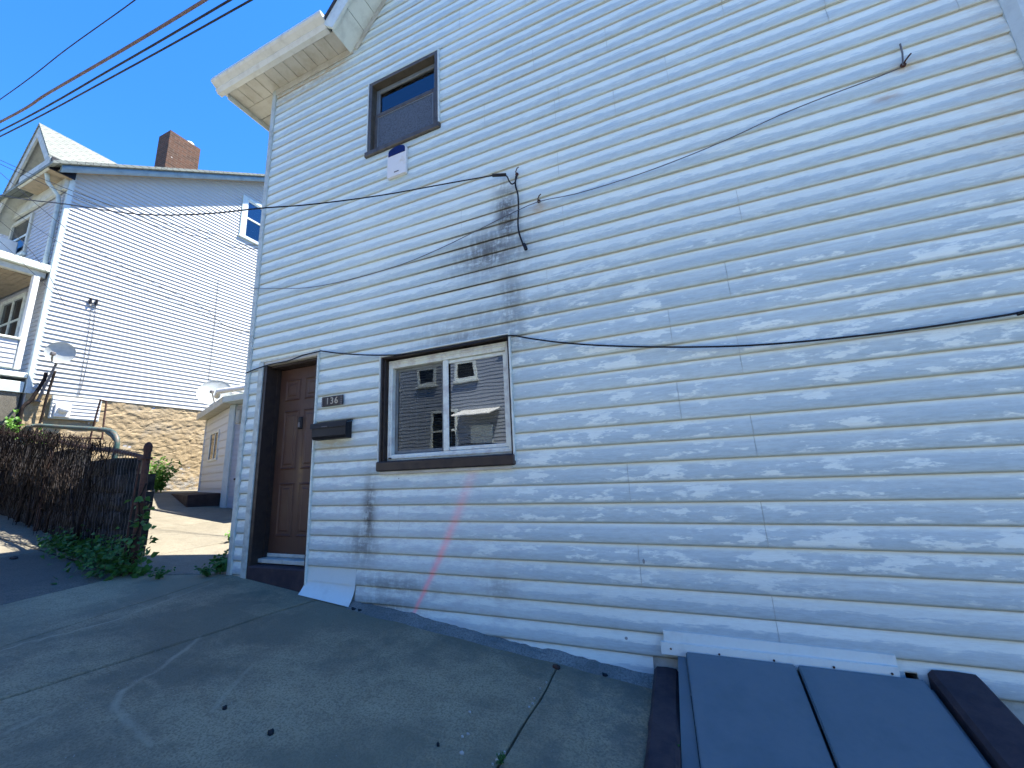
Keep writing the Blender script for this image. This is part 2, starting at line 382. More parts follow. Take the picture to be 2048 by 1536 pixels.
M['rake2'] = plain('blue_grey_rake', (.22, .30, .34), .45, .4, var=.15, scale=5)
M['cream2'] = plain('cream_fascia', (.50, .49, .41), .55, .3, var=.15)
def shingle_mat():
    t = NT('grey_shingle'); q = t.n('ShaderNodeTexBrick'); X, Y, Z = t.xyz(); cb = t.n('ShaderNodeCombineXYZ')
    t.t.links.new(t.math('ADD', X, Y), cb.inputs[0]); t.t.links.new(Z, cb.inputs[1]); t.t.links.new(cb.outputs[0], q.inputs['Vector'])
    q.inputs['Scale'].default_value = 1; q.inputs['Brick Width'].default_value = .24; q.inputs['Row Height'].default_value = .10; q.inputs['Mortar Size'].default_value = .007
    for k, v in (('Color1', (.22, .235, .20)), ('Color2', (.175, .19, .16)), ('Mortar', (.07, .075, .065))): q.inputs[k].default_value = (*v, 1)
    n = t.noise(t.sc(1, 1, 1), 40, 4, .7); col = t.mix(t.math('MULTIPLY', n, .5), q.outputs['Color'], (.15, .16, .14))
    t.bump(t.math('MULTIPLY', q.outputs['Fac'], -1.0), .5, .01)
    return t.fin(col, .9, .2)
M['shingle2'] = shingle_mat()
M['brick'] = brick_mat('chimney_brick', (.135, .062, .034), (.08, .045, .028), (.13, .10, .08))
M['brickwall'] = brick_mat('red_brick', (.22, .08, .06), (.16, .06, .05), (.25, .22, .2))
M['annex'] = siding_mat('annex_cream_siding', (.66, .65, .60), (.58, .565, .52), .17, 1.0, .4)
M['annexstep'] = plain('brown_painted_step', (.055, .035, .03), .8, .2, scale=8)
M['oppsiding'] = siding_mat('tan_grey_siding', (.29, .315, .34), (.235, .26, .285), .15, 0.0, .4)
M['oppdark'] = siding_mat('grey_siding', (.30, .31, .32), (.24, .25, .26), .15, 0.0, .4)
M['awning'] = plain('white_awning', (.75, .73, .66), .5, .3)
M['carpaint'] = plain('dark_car_paint', (.02, .025, .035), .15, .6, bump=0)
M['tyre'] = plain('tyre_rubber', (.02, .02, .02), .8, .2)
def leaf_mat(name, c, c2):
    t = NT(name); q = t.n('ShaderNodeObjectInfo')
    n = t.noise(t.sc(1, 1, 1), 14, 3, .6)
    col = t.mix(t.ss(n, .3, .7), c, c2)
    m = t.fin(col, .5, .35); t.p.inputs['Transmission Weight'].default_value = 0.0
    tl = t.n('ShaderNodeBsdfTranslucent'); t.t.links.new(col, tl.inputs['Color'])
    mx = t.n('ShaderNodeMixShader'); mx.inputs[0].default_value = .3
    t.t.links.new(t.p.outputs[0], mx.inputs[1]); t.t.links.new(tl.outputs[0], mx.inputs[2]); t.t.links.new(mx.outputs[0], t.out.inputs['Surface'])
    return m
M['leaf'] = leaf_mat('green_leaf', (.035, .11, .02), (.06, .16, .03))
M['grass'] = leaf_mat('bright_weed', (.08, .20, .02), (.12, .26, .04))
M['dryleaf'] = plain('dark_dead_leaf', (.02, .022, .025), .8, .2)
M['pebble'] = plain('pale_pebble', (.45, .44, .40), .8, .2)

def door_mat():
    t = NT('brown_wood_grain_door'); X, Y, Z = t.xyz()
    g = t.noise(t.sc(40, 1, 1.2), 1.5, 6, .65, .6); b = t.noise(t.sc(1, 1, 1), 3, 5)
    col = t.mix(g, (.088, .043, .028), (.050, .025, .018))
    col = t.mix(t.math('MULTIPLY', t.ss(b, .45, .7), .4), col, (.105, .07, .04))
    wk = t.mul(t.spot(-3.62, 1.55, .035, .25, X, Z), .8); col = t.mix(wk, col, (.20, .12, .05))
    lowd = t.math('MULTIPLY', t.ss(t.noise(t.sc(6, 1, 6), 2, 6, .7), .5, .7), .5); col = t.mix(lowd, col, (.07, .04, .035))
    t.bump(g, .3, .004)
    return t.fin(col, .5, .35)
M['door'] = door_mat()
def rubble_mat():
    t = NT('tan_rubble_stone')
    v = t.n('ShaderNodeTexVoronoi'); t.t.links.new(t.sc(1, 1, 2.2), v.inputs['Vector']); v.inputs['Scale'].default_value = 3.4
    n = t.noise(t.sc(1, 1, 1.6), 6, 7, .7, .5); f = t.noise(t.sc(1, 1, 1), 45, 5, .7)
    col = t.mix(t.ss(n, .35, .68), (.33, .25, .145), (.25, .19, .11))
    gv = t.n('ShaderNodeRGBToBW'); t.t.links.new(v.outputs['Color'], gv.inputs[0]); col = t.mix(t.math('MULTIPLY', gv.outputs[0], .35), col, (.38, .305, .19))
    z = t.xyz()[2]; g = t.mul(t.ss(z, 1.9, 1.4), t.ss(n, .4, .6)); col = t.mix(g, col, (.30, .29, .27))
    b2 = t.noise(t.sc(1, 1, 1, (9, 4, 2)), 1.4, 4); col = t.mix(t.math('MULTIPLY', t.ss(b2, .5, .66), .5), col, (.21, .20, .17))
    t.bump(t.math('ADD', f, n), .5, .02)
    return t.fin(col, .9, .2)
M['rubble'] = rubble_mat()

# ------------------------------------------------------------------ lap siding builder
def lap_siding(parent, O, U, N, z0, course, ncourse, ul, ur, holes=(), seams=None, mat=None, proud=.016, back=.003, jitter=.0014, step=.7, name='siding_board', minlen=.04, bow=False):
    """boards on a vertical wall: point = O + U*u + N*out + z; ul/ur give the wall's ends at height z; holes are (u0,u1,z0,z1)"""
    O = np.array([O[0], O[1]]); U = np.array(U, float); N = np.array(N, float)
    made = []
    for k in range(ncourse):
        zb = z0 + k * course; zt = zb + course
        zm = (zb + zt) / 2
        cuts = {ul(zm), ur(zm)}
        A, Bq = min(ul(zb), ul(zt)), max(ur(zb), ur(zt))
        if ur(zm) - ul(zm) < minlen: continue
        ed = [A, Bq]
        for h in holes:
            if h[2] < zt - 1e-4 and h[3] > zb + 1e-4: ed += [h[0], h[1]]
        sm = [q for q in (seams(k) if seams else [])]
        ed += sm
        ed = sorted(set(q for q in ed if A - 1e-6 <= q <= Bq + 1e-6))
        cur = None; group = []
        def flush():
            nonlocal group
            if not group: return
            mb = MB()
            for (a, b, lo, hi, fl, frr) in group:
                na = max(1, int((b - a) / step))
                us = np.linspace(a, b, na + 1)
                prof = []
                def out(z):
                    f = (z - zb) / course
                    return proud + (back - proud) * max(0, min(1, f))
                zz = [lo, lo + .35 * (hi - lo), hi]
                if bow:
                    fb = [(0.0, .74), (.10, .98), (.30, 1.03), (.62, .70), (1.0, .0)]
                    def outb(z):
                        f = max(0, min(1, (z - zb) / course))
                        return back + (proud - back) * float(np.interp(f, [q_[0] for q_ in fb], [q_[1] for q_ in fb]))
                    zs_ = [lo] + [zb + q_[0] * course for q_ in fb if lo + .004 < zb + q_[0] * course < hi - .004] + [hi]
                    pr = [(back - .002, lo + .004)] + [(outb(z_), z_ + (.004 if (z_ == hi and hi >= zt - 1e-4) else 0)) for z_ in zs_]
                else: pr = [(back - .002, lo + .003), (out(lo), lo), (out(zz[1]) + .0012, zz[1]), (out(hi), hi + (.004 if hi >= zt - 1e-4 else 0))]
                vs = []
                for u in us:
                    for (o_, z) in pr:
                        uu = u
                        if fl and u == us[0]: uu = ul(z) if abs(a - A) < 1e-6 else u
                        if frr and u == us[-1]: uu = ur(z) if abs(b - Bq) < 1e-6 else u
                        j = jitter * (noise.noise(Vector((uu * 1.3, z * 2.0, k * 3.7))) * 2) if o_ > back else 0
                        p = O + U * uu + N * (o_ + j)
                        vs.append((p[0], p[1], z + (noise.noise(Vector((uu * .8, k * 5.1, 2))) * .0022 if z < lo + .01 else 0)))
                m = len(pr); fs = []
                for i in range(len(us) - 1):
                    for q in range(m - 1): fs.append((i * m + q, (i + 1) * m + q, (i + 1) * m + q + 1, i * m + q + 1))
                mb.add(vs, fs, bow)
            o = mb.obj(name, mat, parent); made.append(o); group = []
        for a, b in zip(ed[:-1], ed[1:]):
            if b - a < 1e-4: continue
            mid = (a + b) / 2; rngs = [(zb, zt)]
            for h in holes:
                if h[0] < mid < h[1]:
                    nr = []
                    for (lo, hi) in rngs:
                        if h[3] <= lo or h[2] >= hi: nr.append((lo, hi)); continue
                        if h[2] > lo + .006: nr.append((lo, h[2]))
                        if h[3] < hi - .006: nr.append((h[3], hi))
                    rngs = nr
            if not rngs or any(abs(a - q) < 1e-6 for q in sm): flush()
            aa = a + (.0012 if any(abs(a - q) < 1e-6 for q in sm) else 0); bb = b - (.0012 if any(abs(b - q) < 1e-6 for q in sm) else 0)
            for (lo, hi) in rngs: group.append((aa, bb, lo, hi, abs(a - A) < 1e-6, abs(b - Bq) < 1e-6))
        flush()
    return made

# ================================================================== SETTING
def slab(poly, mat, parent, name='slab', thick=.14, dz=0.0, jit=.010, seg=.12):
    pts = []
    n = len(poly)
    for i in range(n):
        a = np.array(poly[i], float); b = np.array(poly[(i + 1) % n], float); L = np.linalg.norm(b - a); m = max(1, int(L / seg))
        for k in range(m):
            p = a + (b - a) * k / m
            if k: p = p + np.array([noise.noise(Vector((p[0] * 3, p[1] * 3, 1))), noise.noise(Vector((p[0] * 3, p[1] * 3, 9)))]) * jit * 2
            pts.append(p)
    c = sum(pts) / len(pts); mb = MB(); e = .006; m = len(pts)
    r0 = [(p[0], p[1], G(p[0]) + dz - thick) for p in pts]
    r1 = [(p[0], p[1], G(p[0]) + dz - .007) for p in pts]
    r2 = []
    for p in pts:
        d = c - p; d = d / (np.linalg.norm(d) + 1e-9); q = p + d * e * 1.4
        r2.append((q[0], q[1], G(q[0]) + dz))
    fs = [(i, (i + 1) % m, m + (i + 1) % m, m + i) for i in range(m)] + [(m + i, m + (i + 1) % m, 2 * m + (i + 1) % m, 2 * m + i) for i in range(m)] + [list(range(2 * m, 3 * m))]
    mb.add(r0 + r1 + r2, fs)
    return mb.obj(name, mat, parent)

# ground sheet following the grade, flattening out far away
mb = MB(); xs = [-900, -200, -60, -30, -14, 0, 8, 20, 60, 200, 900]; ys = [-900, -60, -12, -2.7, 8, 60, 900]
def far(x): return G(max(-30, min(30, x)))
vs = [(x, y, far(x) - .33) for x in xs for y in ys]
fs = [(i * len(ys) + j, (i + 1) * len(ys) + j, (i + 1) * len(ys) + j + 1, i * len(ys) + j + 1) for i in range(len(xs) - 1) for j in range(len(ys) - 1)]
mb.add(vs, fs); g_ = mb.obj('ground', M['soil']); tag(g_, kind='structure')
mb = MB(); mb.add([(x, y, far(x) - .14) for x in (-30, 30) for y in (-9.2, -2.72)], [(0, 2, 3, 1)])
tag(mb.obj('street', M['bounceroad']), kind='structure')
mb = MB(); mb.prism([(-30, -2.72, G(-30) - .13), (30, -2.72, G(30) - .13), (30, -2.6, G(30) - .13), (-30, -2.6, G(-30) - .13)], (0, 0, .127))
tag(mb.obj('kerb', M['walk2']), kind='structure')
mb = MB(); mb.prism([(-30, -11.2, G(-30) - .2), (30, -11.2, G(30) - .2), (30, -9.2, G(30) - .2), (-30, -9.2, G(-30) - .2)], (0, 0, .195))
tag(mb.obj('far_pavement', M['walk']), kind='structure')
# near sidewalk: dirt bed with concrete slabs
mb = MB(); mb.prism([(-16, -2.6, G(-16) - .16), (4, -2.6, G(4) - .16), (4, -.02, G(4) - .16), (-4.3, -.02, G(-4.3) - .16), (-5.2, -.55, G(-5.2) - .16), (-16, -.55, G(-16) - .16)], (0, 0, .135))
walk = tag(mb.obj('sidewalk', M['joint']), kind='structure')
J = .010
slab([(-.315, -.004), (-.885 + .004, -.004), (-.885 + .004, -1.3), (-.90 + .004, -2.59), (-.315, -2.59)], M['walk'], walk)
slab([(-.305, -1.02), (-.305, -2.59), (1.5, -2.59), (1.5, -1.02)], M['walk'], walk)
slab([(1.51, -.02), (1.51, -2.59), (4, -2.59), (4, -.02)], M['walk'], walk)
slab([(-.885 - .004, -.004), (-3.05 + J, -.004), (-3.24 + J, -1.55), (-3.36 + J, -2.59), (-.90 - .004, -2.59)], M['walk'], walk)
slab([(-3.05 - J, -.004), (-4.235, -.004), (-4.30, -.02), (-4.02, -1.5), (-3.9, -2.59), (-3.36 - J, -2.59), (-3.24 - J, -1.55)], M['walk'], walk)
slab([(-4.305, -.03), (-5.05, -.52), (-4.93, -1.3), (-4.8, -2.59), (-3.904, -2.59), (-4.024, -1.5)], M['walk'], walk)
slab([(-5.056, -.53), (-6.7, -.53), (-6.6, -2.59), (-4.806, -2.59), (-4.936, -1.3)], M['walk2'], walk, dz=-.004)
slab([(-6.706, -.53), (-8.6, -.53), (-8.5, -2.59), (-6.606, -2.59)], M['yard'], walk)
slab([(-8.606, -.53), (-11, -.53), (-11, -2.59), (-8.506, -2.59)], M['yard'], walk)
slab([(-11.01, -.53), (-16, -.53), (-16, -2.59), (-11.01, -2.59)], M['walk'], walk)
# concrete yard between the two houses
mb = MB(); mb.prism([(-4.25, .0, G(-4.25) - .16), (-5.2, -.54, G(-5.2) - .16), (-12, -.54, G(-12) - .16), (-12, 9, G(-12) - .16), (-2.6, 9, G(-2.6) - .16), (-2.6, 1.0, G(-2.6) - .16), (-4.25, 1.0, G(-4.25) - .16)], (0, 0, .148))
yard = tag(mb.obj('yard', M['joint']), kind='structure')
slab([(-4.30, .0), (-5.05, -.50), (-5.6, -.50), (-5.65, 2.5), (-5.7, 9), (-2.7, 9), (-2.7, 1.02), (-4.28, 1.02)], M['yard'], yard)
slab([(-5.61, -.5), (-7.15, -.5), (-7.1, 1.9), (-7.0, 9), (-5.71, 9), (-5.66, 2.5)], M['yard'], yard)
slab([(-7.16, -.5), (-8.9, -.5), (-8.65, 1.5), (-8.5, 3), (-8.4, 9), (-7.01, 9), (-7.11, 1.9)], M['yard'], yard)
slab([(-8.91, -.5), (-10.4, -.5), (-10.3, 2), (-10.3, 9), (-8.41, 9), (-8.51, 3), (-8.66, 1.5)], M['yard'], yard)
slab([(-10.41, -.5), (-11.83, -.5), (-11.83, 9), (-10.31, 9), (-10.31, 2)], M['yard'], yard)

# ================================================================== MAIN HOUSE
XL, XR = -4.30, 2.045
house = thing('white_sided_house', 'weathered white sided two storey house with brown door and slider window', 'house', (0, 0, .17))
house.location = (0, 0, 0)
RK = 1.18; ZE = 6.42; XK = -2.97; XPK = (XK + 2.09) / 2; ZPK = ZE + RK * (XPK - XK)
def m_l(z): return XL + .03 if z < ZE else XK + (z - ZE) / RK
def m_r(z): return XR if z < ZE else 2.09 - (z - ZE) / RK
D = dict(x0=-4.045, x1=-3.27, z0=.55, z1=2.738)         # door opening
W1 = dict(x0=-2.465, x1=-1.173, z0=1.54, z1=2.566)      # slider
W2 = dict(x0=-2.722, x1=-1.82, z0=4.829, z1=5.782)      # upper window
PATCH = (-3.27, -2.68, .40, zline(10) - .002)
HB = dict(a=-.26, b=.885)
holes = [(D['x0'] - .09, D['x1'] + .022, .0, D['z1'] + .03), (W1['x0'], W1['x1'], W1['z0'], W1['z1']), (W2['x0'], W2['x1'], W2['z0'], W2['z1']),
         (PATCH[0], PATCH[1], PATCH[2] - .4, PATCH[3]), (.905, .955, .20, .405)]
seam_px = [(1340, 650), (1477, 410), (1455, 560), (1358, 800), (1507, 872), (1260, 985), (1529, 1052), (1280, 1130), (1551, 1240), (1481, 720), (1111, 225), (1117, 330), (1128, 443),
           (1096, 570), (924, 450), (1650, 20), (1912, 15), (668, 640), (970, 235), (800, 1015), (1330, 1290), (920, 30), (1210, 60), (1330, 120)]
seamd = {}
NB = 13; z_start = zline(NB)
for p in seam_px:
    q = wl(p); n = (ZREF - q[2]) / EXP; pair = 2 * math.floor(n / 2)
    for nn in (pair, pair + 1): seamd.setdefault(NB - 1 - nn, []).append(float(q[0]))
for kk in range(30, 66, 2):
    for xx in (random.uniform(-1, 1.6),): seamd.setdefault(kk, []).append(xx); seamd.setdefault(kk + 1, []).append(xx)
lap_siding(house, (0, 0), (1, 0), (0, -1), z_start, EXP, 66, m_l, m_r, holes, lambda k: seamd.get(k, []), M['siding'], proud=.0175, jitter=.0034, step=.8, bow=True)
# short courses below, left of the cellar door
lap_siding(house, (0, 0), (1, 0), (0, -1), z_start - EXP, EXP, 1, lambda z: -2.6, lambda z: -.315, [], None, M['siding'], proud=.0175, jitter=.0034, step=.8, bow=True)
# wall shell: front block, low bump-out roofed part and the narrower rear
mb = MB()
def shell(mb, x0, x1, y0, y1, z0, z1): mb.box(x0, x1, y0, y1, z0, z1)
gbl = [(-2.90, 0.0, .10), (2.08, 0.0, .02), (2.08, 0.0, ZE), (XPK, 0.0, ZPK), (-2.90, 0.0, ZE)]
def wall_with_holes(mb, x0, x1, z0, z1, hs, y0, y1):
    xs = sorted({x0, x1, *[h for q in hs for h in q[:2] if x0 < h < x1]}); zs = sorted({z0, z1, *[h for q in hs for h in q[2:] if z0 < h < z1]})
    for a, b in zip(xs[:-1], xs[1:]):
        for c, d in zip(zs[:-1], zs[1:]):
            mx, mz = (a + b) / 2, (c + d) / 2
            if any(q[0] < mx < q[1] and q[2] < mz < q[3] for q in hs): continue
            mb.box(a, b, y0, y1, c, d)
hs = [(D['x0'] - .02, D['x1'] + .01, -1, D['z1'] + .01), (W1['x0'] + .01, W1['x1'] - .01, W1['z0'] + .01, W1['z1'] - .01), (W2['x0'] + .01, W2['x1'] - .01, W2['z0'] + .01, W2['z1'] - .01), (.905, .955, .2, .405)]
wall_with_holes(mb, XL + .01, 2.08, .02, ZE, hs, .0005, .12)
mb.prism([(-2.97, .0005, ZE + .001), (2.09, .0005, ZE + .001), (XPK, .0005, ZPK)], (0, .12, 0))
mb.box(XL + .01, XL + .13, .121, 1.0, .2, ZE - .05)                     # left side of the bump-out
mb.box(XL + .131, -2.8, .88, 1.0, .2, ZE - .05)
mb.box(-2.8, -2.68, 1.001, 8, .1, ZE - .02)
mb.box(1.96, 2.08, .121, 8, -.1, ZE - .02)
mb.box(-2.679, 1.959, 7.9, 8, .1, ZE - .02)
mb.obj('wall', M['trim'], house)
mb = MB(); mb.box(-2.6, 1.9, .13, 3.2, .2, .22); mb.box(-2.6, 1.9, 3.2, 3.25, .2, 6); mb.box(-2.6, 1.9, .13, 3.2, 3.4, 3.5); mb.box(-4.1, -2.62, .45, .5, .3, 3)
mb.obj('interior', M['room'], house)
# foundation behind the lowest courses on the right
mb = MB(); mb.box(-.4, 2.07, .02, .1, -.35, zline(13)); mb.obj('foundation', M['redcurb'], house)
# roofs
mb = MB()
t_ = .10
_d = Vector((1, 0, RK)).normalized(); _n = Vector((-RK, 0, 1)).normalized(); _b = Vector((XK, 0, ZE))
_a0 = _b - _d * .02 + _n * .165; _a1 = _a0 + _n * .035; _p0 = Vector((XPK, 0, ZPK + .165 / _n.z)); _p1 = Vector((XPK, 0, ZPK + .20 / _n.z))
def _mir(v): return Vector((2 * XPK - v.x, v.y, v.z))
mb.prism([(v.x, -.345, v.z) for v in (_a0, _p0, _mir(_a0), _mir(_a1), _p1, _a1)], (0, 8.6, 0))
rf = mb.obj('roof', M['shingle_dark'], house)
mb = MB(); mb.prism([(-4.97, -.26, 6.575), (-3.1, -.26, 6.74), (-3.1, -.26, 6.77), (-4.97, -.26, 6.60)], (0, 1.4, 0)); mb.obj('roof', M['shingle_dark'], house)
# eave return: soffit panels, frieze, gutters
ZS = 6.45; YE = -.25; YG = -.40
n = 11; x0, x1 = -4.88, -3.05
for i in range(n):
    a = x0 + (x1 - x0) * i / n; b = x0 + (x1 - x0) * (i + 1) / n
    mb = MB(); mb.bev(a + .003, b - .003, YE + .002, -.004 if b > -4.25 else .0, ZS, ZS + .012, .003); mb.obj('soffit_panel', M['soffit'], house)
for i in range(5):
    a = .0 + .2 * i
    mb = MB(); mb.bev(-4.88, XL - .004, a + .004, a + .196, ZS, ZS + .012, .003); mb.obj('soffit_panel', M['soffit'], house)
mb = MB(); mb.bev(XL - .02, XK - .01, -.03, -.018, ZS - .09, ZS - .004, .003); mb.obj('frieze_board', M['soffit'], house)
def gutter_prof(s=1.0): return [(0, .0), (-.055, .0), (-.085, .035), (-.075, .06), (-.13, .09), (-.15, .11), (-.15, .13), (0, .13)]
mb = MB(); P = gutter_prof(); mb.prism([(-5.0, YE - .002 + q[0], ZS - .01 + q[1]) for q in P], (1.9, 0, 0)); mb.obj('gutter', M['gutter'], house)
mb = MB(); mb.prism([(-4.882 + q[0] * .9, YE + .0, ZS - .012 + q[1]) for q in P], (0, 1.35, 0)); mb.obj('gutter', M['gutter'], house)
mb = MB(); mb.bev(-4.90, -4.884, -.24, 1.1, ZS - .07, ZS - .012, .003); mb.obj('fascia_board', M['gutter'], house)
mb = MB(); mb.bev(-5.0, -3.12, YG + .003, -.02, ZS + .125, ZS + .15, .004); mb.obj('fascia_board', M['fascia'], house)
# rake boards and rake soffit panels up the left slope of the gable
dirv = Vector((1, 0, RK)).normalized(); nrm = Vector((-RK, 0, 1)).normalized()
base = Vector((XK, 0, ZE))
for i in range(0, 16):
    s0, s1 = (i * .225 if i else -.07), (i + 1) * .225 - .006
    a = base + dirv * s0; b = base + dirv * s1; mb = MB()
    q = [a + Vector((0, -.004, 0)), b + Vector((0, -.004, 0)), b + Vector((0, -.30, 0)), a + Vector((0, -.30, 0))]
    mb.prism([tuple(v + nrm * .0) for v in q], tuple(nrm * .012)); mb.obj('soffit_panel', M['fascia'], house)
mb = MB(); a = base - dirv * .06; b = base + dirv * 3.7
mb.prism([tuple(a + Vector((0, -.302, 0)) + nrm * (-.03)), tuple(b + Vector((0, -.302, 0)) + nrm * (-.03)), tuple(b + Vector((0, -.302, 0)) + nrm * .16), tuple(a + Vector((0, -.302, 0)) + nrm * .16)], (0, -.03, 0)); mb.obj('rake_board', M['fascia'], house)
mb = MB(); mb.prism([tuple(base + Vector((0, -.03, 0)) - nrm * .06), tuple(base + dirv * 3.6 + Vector((0, -.03, 0)) - nrm * .06), tuple(base + dirv * 3.6 + Vector((0, -.03, 0)) - nrm * .004), tuple(base + Vector((0, -.03, 0)) - nrm * .004)], (0, .012, 0)); mb.obj('frieze_board', M['soffit'], house)
# corner posts
mb = MB(); mb.bev(XL - .035, XL + .03, -.032, .05, G(XL) - .03, ZS - .012, .006); mb.obj('corner_trim', M['trim'], house)
mb = MB(); mb.prism([(2.045, -.02, .33), (2.085, -.055, .33), (2.15, -.055, .33), (2.15, .05, .33), (2.045, .05, .33)], (0, 0, 6.1)); mb.obj('corner_trim', M['trim2'], house)

# door
dr = MB(); yl = .155
dr.bev(D['x0'] + .03, D['x1'] - .03, yl, yl + .045, .742, D['z1'] - .055, .004)
door = dr.obj('door', M['door'], house)
dx0, dx1 = D['x0'] + .03, D['x1'] - .03; wdt = dx1 - dx0; zb, zt = .742, D['z1'] - .055; hh = zt - zb
for (fz0, fz1) in ((.815, .935), (.44, .76), (.10, .37)):
    for c in (.3, .7):
        xc = dx0 + wdt * c; pw = .125; pw = wdt * .155
        a, b = zb + hh * fz0, zb + hh * fz1
        m2 = MB()
        o1, o2 = .0, .022
        R0 = [(xc - pw, a), (xc + pw, a), (xc + pw, b), (xc - pw, b)]
        def inset(q, d): return [(q[0][0] + d, q[0][1] + d), (q[1][0] - d, q[1][1] + d), (q[2][0] - d, q[2][1] - d), (q[3][0] + d, q[3][1] - d)]
        rings = [(R0, -.001), (inset(R0, .012), -.011), (inset(R0, .024), -.003), (inset(R0, .05), -.004), (inset(R0, .062), -.012)]
        vs = [(x, yl + y, z) for (q, y) in rings for (x, z) in q]
        fs = [(4 * i + k, 4 * i + (k + 1) % 4, 4 * i + 4 + (k + 1) % 4, 4 * i + 4 + k) for i in range(4) for k in range(4)] + [(16, 17, 18, 19)]
        m2.add(vs, fs); m2.obj('door_panel', M['door'], door)
m2 = MB(); q = wl((601, 846), yl - .015); m2.bev(q[0] - .03, q[0] + .03, yl - .03, yl - .001, q[2] - .065, q[2] + .065, .012); k_ = m2.obj('deadbolt', M['black'], door)
m2 = MB(); m2.bev(q[0] - .014, q[0] + .016, yl - .037, yl - .03, q[2] - .045, q[2] + .005, .004); m2.obj('keypad', M['dishmetal'], door)
m2 = MB(); m2.bev(dx0 + .005, dx1 - .005, yl - .012, yl - .001, .742, .775, .003)
m2.obj('door_sweep', M['trim'], door)
mb = MB(); mb.box(D['x0'] - .019, D['x0'] + .028, -.012, .2, G(-4) - .05, D['z1']); mb.box(D['x1'] - .028, D['x1'] + .009, -.01, .2, G(-3.3) - .05, D['z1']); mb.box(D['x0'] + .028, D['x1'] - .028, .03, .2, D['z1'] - .052, D['z1'] + .008)
mb.box(D['x0'] + .028, D['x0'] + .045, .11, .15, .74, D['z1'] - .053)
mb.obj('door_frame', M['brown'], house)
mb = MB(); mb.bev(D['x0'] - .005, D['x1'] - .004, -.022, .03, D['z1'] - .03, D['z1'] + .012, .004); mb.obj('door_head', M['soffit'], house)
mb = MB(); mb.bev(D['x0'] + .028, D['x1'] - .028, .06, .2, .70, .738, .004); mb.obj('door_sill', M['trim'], house)
mb = MB(); mb.bev(D['x0'] - .01, D['x1'] + .0, -.02, .22, .25, .688, .012); mb.obj('door_step', M['redcurb'], house)
mb = MB(); mb.bev(D['x0'] - .092, D['x0'] - .02, -.026, .02, G(-4.1) - .02, D['z1'] + .02, .004); mb.obj('door_casing', M['trim'], house)
mb = MB(); mb.bev(D['x1'] + .009, D['x1'] + .024, -.034, .01, .56, D['z1'] + .03, .002); mb.obj('door_casing', M['jtrim'], house)
mb = MB(); mb.bev(D['x0'] - .02, D['x1'] + .009, -.028, .0, D['z1'] + .012, D['z1'] + .028, .002); mb.obj('door_casing', M['jtrim'], house)
# new white siding patch that kicks out at the ground
mb = MB(); nx = 8
xs = np.linspace(PATCH[0] + .004, PATCH[1] - .004, nx + 1)
def patch_rows(z0, z1, y0, y1, belly, drop):
    rows = []
    for j in range(5):
        f = j / 4
        rows.append([(x, -(y0 + (y1 - y0) * f ** 1.6) - belly * math.sin(math.pi * f) * math.sin((x - PATCH[0]) * 9), z0 + (z1 - z0) * f - drop * f * (x - PATCH[0]) / .6) for x in xs])
    return rows
for rows, nm in ((patch_rows(PATCH[3], .600, .006, .020, .001, .005), 0), (patch_rows(.605, .50, .012, .085, .004, .055), 1)):
    m2 = MB(); vs = [q for r in rows for q in r]; w_ = nx + 1
    m2.add(vs, [(j * w_ + i, j * w_ + i + 1, (j + 1) * w_ + i + 1, (j + 1) * w_ + i) for j in range(4) for i in range(nx)], True)
    b0 = rows[-1]; m2.add(b0 + [(q[0], q[1] + .006, q[2] + .002) for q in b0], [(i, i + 1, w_ + i + 1, w_ + i) for i in range(nx)])
    o = m2.obj('siding_board', M['patch'], house); o['label'] = 'clean white replacement board kicked out over the pavement' if nm else 'clean white replacement board beside the door step'
# ragged mortar skirt along the base
mb = MB(); nx = 60; xs = np.linspace(-2.70, -.318, nx + 1); rows = [[], [], [], []]
for x in xs:
    nz = noise.noise(Vector((x * 6, 0, 3))) * .03 + noise.noise(Vector((x * 23, 5, 3))) * .012
    h = .034 + .012 * math.sin(x * 2.1) + nz * .6 + (.012 if x > -1 else 0)
    wdt_ = .07 + noise.noise(Vector((x * 4, 8, 1))) * .03
    g0 = G(x)
    rows[0].append((x, -.012, g0 + h)); rows[1].append((x, -.030, g0 + h - .006)); rows[2].append((x, -.045 - wdt_ * .25, g0 + .02 + nz * .3)); rows[3].append((x, -.045 - wdt_, g0 - .004))
w_ = nx + 1; mb.add([q for r in rows for q in r], [(j * w_ + i, (j + 1) * w_ + i, (j + 1) * w_ + i + 1, j * w_ + i + 1) for j in range(3) for i in range(nx)])
mb.obj('mortar_skirt', M['mortar'], house)

# windows
def frame4(mb, x0, x1, z0, z1, w_, y0, y1, b=.003, wb=None, wt=None):
    wb = w_ if wb is None else wb; wt = w_ if wt is None else wt
    mb.bev(x0, x0 + w_, y0, y1, z0, z1, b); mb.bev(x1 - w_, x1, y0, y1, z0, z1, b)
    mb.bev(x0 + w_, x1 - w_, y0 + .001, y1 - .001, z1 - wt, z1, b); mb.bev(x0 + w_, x1 - w_, y0 + .001, y1 - .001, z0, z0 + wb, b)
a = W1
mb = MB(); frame4(mb, a['x0'] + .004, a['x1'] - .004, a['z0'] + .05, a['z1'] - .004, .014, -.022, .115); win = mb.obj('window', M['brown'], house); win['label'] = 'white slider window in a dark brown surround'
mb = MB(); mb.bev(a['x0'] + .018, a['x0'] + .035, .0, .112, a['z0'] + .06, a['z1'] - .02, .002); mb.obj('jamb_liner', M['brown'], win)
mb = MB(); mb.bev(a['x0'] - .012, a['x1'] + .012, -.048, .1, a['z0'] - .012, a['z0'] + .072, .01); mb.obj('sill', M['brown'], win)
